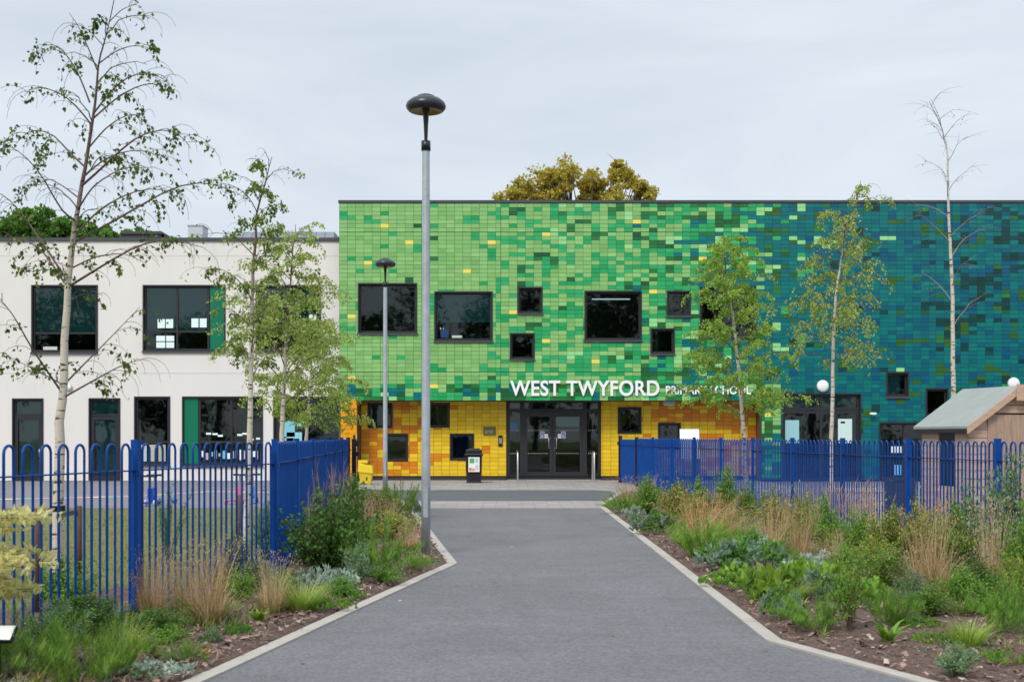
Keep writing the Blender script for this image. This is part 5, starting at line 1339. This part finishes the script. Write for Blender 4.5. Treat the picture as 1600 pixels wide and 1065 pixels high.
# tall birch behind the left railing: limbs followed from the photo, spread in depth
Yt = 12.2
def pt(x, y, dy=0.0): return (px(x, Yt+dy), pz(y, Yt+dy), dy)
X0 = px(88, Yt)
tp = [(0, 0), (px(90, Yt)-X0, pz(860, Yt)), (px(93, Yt)-X0, pz(700, Yt)), (px(97, Yt)-X0, pz(600, Yt)), (px(106, Yt)-X0, pz(450, Yt)), (px(114, Yt)-X0, pz(370, Yt)), (px(130, Yt)-X0, pz(280, Yt)), (px(146, Yt)-X0, pz(180, Yt)), (px(155, Yt)-X0, pz(100, Yt)), (px(168, Yt)-X0, pz(45, Yt)), (px(186, Yt)-X0, pz(-40, Yt))]
BR = [
 [pt(96,612), pt(50,545,-.3), pt(20,490,-.5), pt(-15,450,-.6)], [pt(98,603), pt(130,570,.2), pt(175,525,.4), pt(218,480,.5)], [pt(100,620), pt(150,592,-.2), pt(190,570,-.4), pt(225,560,-.5)],
 [pt(108,447), pt(160,415,-.2), pt(215,382,-.5), pt(265,372,-.6), pt(310,385,-.7)], [pt(106,450), pt(70,395,.3), pt(35,370,.5), pt(-5,372,.6)], [pt(106,440), pt(80,400,.2), pt(40,340,.5), pt(5,300,.6), pt(-25,300,.7)],
 [pt(112,380), pt(180,345,.3), pt(240,308,.6), pt(295,282,.8), pt(345,288,1.0), pt(372,305,1.0)], [pt(114,372), pt(150,330,.1), pt(200,300,.2), pt(250,292,.3), pt(275,310,.3)], [pt(118,345), pt(95,330,-.3), pt(65,270,-.5), pt(30,235,-.6), pt(5,225,-.6)],
 [pt(128,290), pt(165,258,-.2), pt(200,222,-.4), pt(240,200,-.5), pt(280,205,-.5), pt(298,232,-.5)], [pt(132,275), pt(160,250,.3), pt(195,235,.4), pt(235,235,.5), pt(250,250,.5)], [pt(134,262), pt(105,235,.3), pt(80,205,.4), pt(45,202,.5), pt(25,225,.5)],
 [pt(138,232), pt(165,200,-.3), pt(195,180,-.4), pt(225,178,-.5)], [pt(146,185), pt(185,150,.2), pt(220,132,.3), pt(245,130,.3), pt(268,142,.3)], [pt(146,178), pt(175,140,-.2), pt(205,115,-.3), pt(240,115,-.3), pt(262,128,-.3)],
 [pt(140,160), pt(125,120,.1), pt(105,85,.2), pt(85,68,.3), pt(68,72,.3)], [pt(143,195), pt(115,160,-.2), pt(85,140,-.3), pt(50,135,-.4), pt(38,150,-.4)], [pt(152,110), pt(138,75,-.1), pt(122,40,-.2), pt(108,20,-.2)],
 [pt(154,100), pt(180,80,.2), pt(210,70,.2), pt(245,78,.2)], [pt(170,35), pt(190,15,.1), pt(215,5,.1)], [pt(160,70), pt(140,48,.1), pt(128,42,.1)], [pt(124,310), pt(98,290,.2), pt(75,278,.3), pt(60,290,.3)],
 [pt(110,420), pt(150,400,.3), pt(195,395,.5), pt(225,410,.5)], [pt(108,430), pt(75,420,-.3), pt(40,425,-.5)], [pt(97,600), pt(60,580,.3), pt(20,560,.4)], [pt(120,330), pt(145,290,-.3), pt(190,262,-.5), pt(225,262,-.5)]]
birch('tall sparse birch with drooping twigs behind the left railing', X0, Yt, tp, .066, 21, branches=BR, nb=13, crown0=.34, wfn=lambda t: .55,  leafn=2400, lsize=.050, lcol=(0.075, 0.13, 0.02), lalt=(0.16, 0.24, 0.04), detailed=True, twigs=8, twiglen=.42, cluster=.62, topthin=.38, bare=.3, hang=1.2, pw=1.5)
# slim birch in the middle of the left lawn
def vpath(xs, Y):
    x0 = px(xs[0][0], Y); return [(px(x, Y)-x0, max(0, pz(y, Y))) for x, y in xs]
birch('slim birch with dangling twigs left of the leafy pair', px(383, 17), 17, vpath([(383, 860), (390, 700), (393, 560), (395, 440), (402, 330), (425, 245)], 17), .045, 5, nb=24, crown0=.34, wfn=lambda t: .95*(1-t)**.6+.25, leafn=2600, lsize=.054, lcol=(.16, .25, .04), lalt=(.30, .40, .08), elev=1.1, droop=1.5, twigs=8, twiglen=.4, cluster=.55, topthin=.45, bare=.15)
birch('fuller light green birch in front of the third upper window', px(436, 21), 21, vpath([(436, 826), (440, 690), (446, 560), (450, 480), (462, 350)], 21), .05, 8, nb=40, crown0=.36, wfn=lambda t: 1.5*(1-t)**.5+.25, leafn=8800, lsize=.054, lcol=(.36, .48, .10), lalt=(.52, .60, .20), elev=.8, droop=1.1, twigs=9, twiglen=.5, cluster=.15, topthin=.5)
birch('short bushy light green birch beside the orange tiled corner', px(476, 24), 24, vpath([(475, 808), (477, 690), (484, 600), (488, 505)], 24), .045, 12, nb=34, crown0=.36, wfn=lambda t: 1.2*(1-t)**.5+.3, leafn=8200, lsize=.056, lcol=(.32, .46, .08), lalt=(.48, .58, .16), elev=.75, droop=1.0, twigs=9, twiglen=.4, cluster=.35, topthin=.7)
# right-hand birches
birch('dense yellow green birch hiding part of the school lettering', px(1166, 28.8), 28.8, vpath([(1166, 787), (1163, 690), (1156, 600), (1146, 500), (1134, 430), (1130, 368)], 28.8), .06, 15, nb=54, crown0=.26, wfn=lambda t: (1.55*(1-t)**.75+.3), leafn=18500, lsize=.056, lcol=(.27, .45, .06), lalt=(.42, .56, .10), elev=.8, droop=1.15, twigs=9, twiglen=.45, cluster=.3, topthin=.62)
birch('thin yellowing birch with hanging twigs before the teal wall', px(1298, 22.5), 22.5, vpath([(1298, 816), (1299, 690), (1302, 540), (1306, 460), (1318, 380), (1345, 282)], 22.5), .042, 18, nb=38, crown0=.33, wfn=lambda t: .95*(1-t)**.45+.2, leafn=6000, lsize=.050, lcol=(.36, .47, .09), lalt=(.50, .55, .14), elev=.9, droop=1.9, twigs=8, twiglen=.6, cluster=.5, topthin=.66, hang=1.5)
birch('bare white stemmed birch rising behind the shed', px(1490, 25), 25, vpath([(1490, 803), (1489, 600), (1488, 450), (1483, 340), (1480, 240), (1472, 200), (1452, 158)], 25), .056, 25, nb=19, crown0=.26, pw=1.25, bcol=(.30, .24, .21), wfn=lambda t: 1.15*(1-t)**.6+.25, leafn=60, lsize=.04, elev=.9, droop=.7, twigs=5, twiglen=.5, topthin=.66, hang=.3, lcol=(.2, .2, .05))

# stakes with rubber ties beside the birches
def stake(x, ytop, ybase, label, wpx=10):
    X, Y = gp(x, ybase); S = F/Y; h = pz(ytop, Y)
    e = empty('tree_stake', (X, Y, -.02)); tag(e, label, 'tree stake', 'wooden stakes beside the young birches')
    mb = MB(); mb.lathe([(.001, 0), (.035, 0), (.034, h-.01), (.028, h), (.001, h)], seg=10); mb.build('post', MAT['stake'], e, smooth=True)
    return X, Y, h
s1 = stake(57, 790, 962, 'brown wooden stake left of the tall birch trunk'); s2 = stake(122.5, 786, 950, 'brown wooden stake right of the tall birch trunk'); stake(375, 770, 852, 'brown wooden stake beside the slim birch')
mb = MB(); za, zb = s1[2]-.10, s2[2]-.06; tx = X0+.02
mb.obox(((s1[0]+tx)/2, (s1[1]+Yt)/2-.05, za), ((tx-s1[0])/2, (Yt-s1[1])/2, .0), (0.001, -.004, 0), (0, 0, .025)); mb.obox(((s2[0]+tx)/2, (s2[1]+Yt)/2-.05, (za+zb)/2-.05), ((s2[0]-tx)/2, (s2[1]-Yt)/2, .05), (0.001, .004, 0), (0, 0, .022))
mb.lathe([(.068, za-.03), (.068, za+.025)], (tx, Yt, 0), 12)
tag(mb.build('tree_tie', MAT['black']), 'black rubber strap tying the tall birch to its two stakes', 'tree tie')

# young sapling behind the tall post, seen through the bars
for (x, y, ww, hh, kd, lab) in ((262, 885, 60, 130, 'sapling', 'slender leafy sapling seen through the left railing'), (415, 880, 60, 100, 'grey_bush', 'thin shrub behind the fence corner railing'), (95, 955, 110, 70, 'bush', 'green shrub behind the left railing by the birch foot')):
    plant(kd, x, y, ww, hh, lab)

# far trees behind the roofs
def far_tree(name, label, X, Y, H_, crown, n, ls, c1, c2, seed, lump=46):
    rnd = np.random.default_rng(seed); e = empty(name, (X, Y, 0)); tag(e, label, 'tree', 'big trees behind the buildings')
    mbt = MB(); mbt.tube([(0, 0, 0), (.1, 0, H_*.25), (0, .1, H_*.5), (.1, 0, H_*.8)], [.5, .4, .28, .08], 10, (.09, .07, .055))
    mbl = MB()
    for k in range(lump):
        cx, cz, rx, rz = crown[k % len(crown)]; a = rnd.random()*2*pi; u = rnd.normal(0, 1, 3); u /= np.linalg.norm(u); r = rnd.uniform(.2, 1)
        c = np.array([cx+u[0]*rx*r, u[1]*rx*.8*r, cz+u[2]*rz*r]); s = rnd.uniform(.5, 1.1)*min(rx, rz)*.42
        st = np.array([0, 0, H_*.35+rnd.random()*H_*.2]); mid_ = (st+c)/2+rnd.normal(0, .3, 3); mid_[2] += .3
        mbt.tube([st, mid_, c], [.13, .07, .02], 5, (.09, .07, .055), cap=False)
        m = n//lump; p = rnd.normal(0, 1, (m, 3)); p /= np.linalg.norm(p, axis=1, keepdims=True); p = c + p*(s*rnd.random((m, 1))**.4)*[1.1, 1.1, .8]
        for q in range(4): mbt.tube([c, c+rnd.normal(0, s*.7, 3)], [.025, .008], 3, (.09, .07, .055), cap=False)
        leaves(mbl, p, rnd.normal(0, 1, (m, 3)), ls*rnd.uniform(.6, 1.3, m), cvar(c1, m, rnd, .28, c2, .35), rnd, .4)
    mbt.build('trunk', MAT['twig'], e, smooth=True); mbl.build('crown', MAT['treeleaf'], e)
Yo = 75.0; X = px(905, Yo)
far_tree('oak_tree', 'bronze leaved tree showing above the green tiled roof', X, Yo, 17.5, [(px(805, Yo)-X, pz(303, Yo), 1.1, .9), (px(835, Yo)-X, pz(300, Yo), 1.9, 1.5), (px(880, Yo)-X, pz(288, Yo), 1.9, 1.6), (px(862, Yo)-X, pz(272, Yo), 1.2, .7), (px(915, Yo)-X, pz(292, Yo), 1.6, 1.3), (px(975, Yo)-X, pz(275, Yo), 1.5, 1.0), (px(1000, Yo)-X, pz(300, Yo), 1.0, 1.3), (px(945, Yo)-X, pz(305, Yo), 1.8, 1.2), (0, pz(330, Yo), 4.0, 1.6)], 15000, .20, (.50, .39, .06), (.58, .54, .10), 31, 150)
Yo = 80.0; X = px(70, Yo)
far_tree('broadleaf_tree', 'dark green rounded tree above the white block roof at the left edge', X, Yo, 15, [(px(60, Yo)-X, pz(352, Yo), 2.9, 1.2), (px(20, Yo)-X, pz(355, Yo), 2.6, 1.0), (px(110, Yo)-X, pz(365, Yo), 2.8, .9), (px(150, Yo)-X, pz(372, Yo), 1.6, .8), (px(70, Yo)-X, pz(390, Yo), 4.5, 2)], 22000, .24, (.13, .29, .05), (.2, .38, .07), 33, 130)
Yo = 85.0; X = px(205, Yo)
far_tree('broadleaf_tree', 'small green tree top beside the dark roof vent', X, Yo, 12, [(0, pz(368, Yo), 1.4, .5)], 4600, .22, (.13, .29, .05), (.2, .38, .07), 35, 30)

# belt of tall trees behind the viewer, seen as the dark reflection in the windows
def belt():
    rnd = np.random.default_rng(91); mb = MB()
    for k in range(26):
        x = -70+k*5.6+rnd.normal(0, 1); y = -42+rnd.normal(0, 4); h = rnd.uniform(13, 19)
        mb.tube([(x, y, -.05), (x+.2, y, h*.7)], [.4, .15], 6, (.09, .07, .055), 1)
        for q in range(26):
            c = np.array([x, y, h*.62])+rnd.normal(0, 1, 3)*[2.2, 2.2, h*.2]; c[2] = max(c[2], 1.2); m = 170
            leaves(mb, c+rnd.normal(0, .9, (m, 3)), rnd.normal(0, 1, (m, 3)), rnd.uniform(.3, .55, m), cvar((.05, .10, .02), m, rnd), rnd, .42)
    tag(mb.build('woodland', [MAT['leaf'], MAT['twig']]), 'belt of tall trees standing opposite the school', 'woodland', kind='stuff')
belt()

# pale maple leaning in from the left edge
def maple():
    rnd = np.random.default_rng(44); Xb, Yb = -3.72, 7.75; e = empty('maple_shrub', (Xb, Yb, .02)); tag(e, 'pale yellow leaved maple shrub leaning in at the left edge', 'shrub')
    mbt = MB(); mbt.tube([(0, 0, 0), (.02, 0, .35), (-.02, .03, .75), (.0, 0, 1.15)], [.022, .018, .013, .006], 6, (.05, .04, .03)); mbl = MB()
    tiers = [(1.02, .86), (.99, .60), (.80, .70), (.72, .88), (.54, .66), (.64, .5)]
    for i, (z, ln) in enumerate(tiers):
        for s in range(5):
            az = rnd.uniform(-.5, .5) if s < 3 else rnd.uniform(0, 2*pi); L_ = (ln+.10)*rnd.uniform(.7, 1.05); pts = [np.array([0, 0, z-.07])]
            for k in range(6): a = .35-.45*k/6; pts.append(pts[-1]+np.array([cos(az)*cos(a), sin(az)*cos(a), sin(a)])*L_/6+rnd.normal(0, .006, 3))
            mbt.tube(pts, np.linspace(.006, .002, 7), 4, (.05, .04, .03), cap=False)
            P5 = np.array(pts); m = 30; t = rnd.uniform(.3, 1, m); p = polyline_at(P5, t)+rnd.normal(0, 1, (m, 3))*[.045, .045, .010]
            for q in range(3):
                D = rnd.normal(0, .7, (m, 3))+[0, 0, -.25]
                leaves(mbl, p+rnd.normal(0, .006, (m, 3)), D, rnd.uniform(.045, .08, m), cvar((.80, .74, .36), m, rnd, .15, (.55, .60, .22), .25), rnd, .22, True)
    mbt.build('branches', MAT['twig'], e, smooth=True); mbl.build('leaves', MAT['treeleaf'], e)
maple()
# low white sign board on a black stand
Y = 7.7; e = empty('sign_board', (px(-8, Y), Y, .03)); tag(e, 'small white slanted sign board on a black stand at the left edge', 'sign')
mb = MB(); mb.box(-.03, .03, -.02, .02, 0, pz(1000, Y)-.05); mb.build('stand', MAT['black'], e)
c = np.array([0, 0, pz(991, Y)-.03]); mb = MB(); mb.obox(c, (.125, 0, 0), (0, .05, .04), (0, -.006, .008)); mb.build('frame', MAT['black'], e)
mb = MB(); mb.obox(c+np.array([0, -.011, .0145]), (.118, 0, 0), (0, .046, .0368), (0, -.0012, .0016)); mb.build('panel', MAT['white'], e)

# ------------------------------------------------------------------ scooters and trike on the left playground
def scooter(x, y, rz, col, wcol, label, h=.68, three=True, lean=0):
    X, Y = gp(x, y); e = empty('scooter', (X, Y, .004), rz); e.rotation_euler = (0, lean, rz); tag(e, label, 'scooter', 'toy scooters left on the playground')
    cm = M('scooter_paint', col, rough=.35); wm = M('scooter_wheel_rubber', wcol, rough=.5)
    def wheel(x, y, r, wd):
        mb = MB(); a = np.linspace(0, 2*pi, 20, endpoint=False); pr = [(.3*r, -wd/2), (r*.9, -wd/2), (r, -wd*.3), (r, wd*.3), (r*.9, wd/2), (.3*r, wd/2), (.3*r, -wd/2)]
        V = [(x+p*cos(t), y+q, r+p*sin(t)) for p, q in pr for t in a]; mb.add(V, [(i*20+j, (i+1)*20+j, (i+1)*20+(j+1) % 20, i*20+(j+1) % 20) for i in range(6) for j in range(20)]); mb.build('wheel', wm, e, smooth=True)
    wheel(-.28, 0, .06, .03)
    if three: wheel(.22, -.12, .07, .03); wheel(.22, .12, .07, .03)
    else: wheel(.28, 0, .07, .03)
    mb = MB(); mb.box(-.3, .16, -.08, .08, .07, .10); mb.box(.16, .24, -.05, .05, .15, .40); mb.add([(.16,-.06,.07),(.25,-.05,.1),(.25,.05,.1),(.16,.06,.07),(.16,-.06,.095),(.24,-.05,.15),(.24,.05,.15),(.16,.06,.095)], [(0,3,2,1),(4,5,6,7),(0,1,5,4),(1,2,6,5),(2,3,7,6),(3,0,4,7)]); mb.box(.2, .24, -.12, .12, .06, .085); mb.build('deck', cm, e, bevel=.006)
    mb = MB(); mb.tube([(.25, 0, .1), (.19, 0, h)], .026, 8); mb.build('stem', MAT['steel'], e, smooth=True)
    mb = MB(); mb.tube([(.19, -.19, h), (.19, .19, h)], .024, 8); mb.build('handlebar', MAT['black'], e, smooth=True)
scooter(226, 791, R(70), (.01, .08, .5), (.7, .7, .7), 'blue scooter with pale wheels right of the tall blue post')
scooter(244, 788, R(115), (.02, .12, .55), (.02, .05, .2), 'blue scooter with dark wheels second from the tall blue post')
scooter(366, 787, R(60), (.6, .12, .25), (.65, .2, .3), 'pink wheeled scooter near the slim birch trunk')
scooter(394, 786, R(100), (.05, .25, .7), (.03, .03, .04), 'light blue scooter right of the slim birch trunk')
X, Y = gp(272, 786)
mb = MB(); mb.lathe([(.001, 0), (.05, .01), (.075, .05), (.075, .08), (.05, .125), (.001, .14)], (X, Y, .004), 20); tag(mb.build('play_ball', M('ball_blue', (.03, .12, .5), rough=.3), smooth=True), 'blue ball lying on the playground tarmac', 'ball')

# ------------------------------------------------------------------ things behind the right fence
def planter(x0, x1, yt, yb, Y, depth, mat, label, name='timber_planter', cat='planter'):
    X0_, X1_, z1 = px(x0, Y), px(x1, Y), pz(yt, Y); e = empty(name, ((X0_+X1_)/2, Y, 0)); tag(e, label, cat); hw = (X1_-X0_)/2
    mb = MB(); n = max(3, int(z1/.14)); hh = z1/n
    for k in range(n):
        a, b = k*hh, (k+1)*hh-.008; mb.box(-hw, hw, 0, .04, a, b); mb.box(-hw, hw, depth-.04, depth, a, b); mb.box(-hw, -hw+.04, .04, depth-.04, a, b); mb.box(hw-.04, hw, .04, depth-.04, a, b)
    mb.build('side_boards', mat, e)
    mb = MB(); mb.box(-hw+.04, hw-.04, .04, depth-.04, z1-.1, z1-.05); mb.build('soil', MAT['mulch'], e)
    mb = MB(); mb.box(-hw-.02, hw+.02, -.02, .02, z1, z1+.03); mb.box(-hw-.02, hw+.02, depth-.02, depth+.02, z1, z1+.03); mb.build('rim', mat, e)
pale = M('pale_timber', (.50, .45, .44), rough=.8, noise=.15, nscale=6, stretch=(1, 1, 6)); darkw = M('dark_timber', (.05, .04, .04), rough=.8, noise=.2)
planter(1306, 1395, 768, 850, 21.0, 1.0, pale, 'pale timber planter behind the right railing')
planter(1399, 1431, 750, 850, 19.8, .6, darkw, 'dark timber compost box between the pale planter and the shed', 'compost_box', 'compost box')
Y = 18.6; e = empty('plastic_tub', (px(1478, Y), Y-.2, 0)); tag(e, 'light blue plastic tub in front of the shed window', 'tub')
mb = MB(); zt = pz(740, Y); mb.lathe([(.001, zt-.24), (.10, zt-.24), (.12, zt), (.13, zt), (.13, zt-.015)], seg=20); mb.build('body', M('blue_tub', (.12, .38, .72), rough=.4), e, smooth=True)
mb = MB(); mb.box(-.22, .22, -.16, .16, 0, zt-.245); mb.build('stand', MAT['wood'], e)

for o in bpy.data.objects:
    for k in ('_world', '_h'):
        if k in o: del o[k]
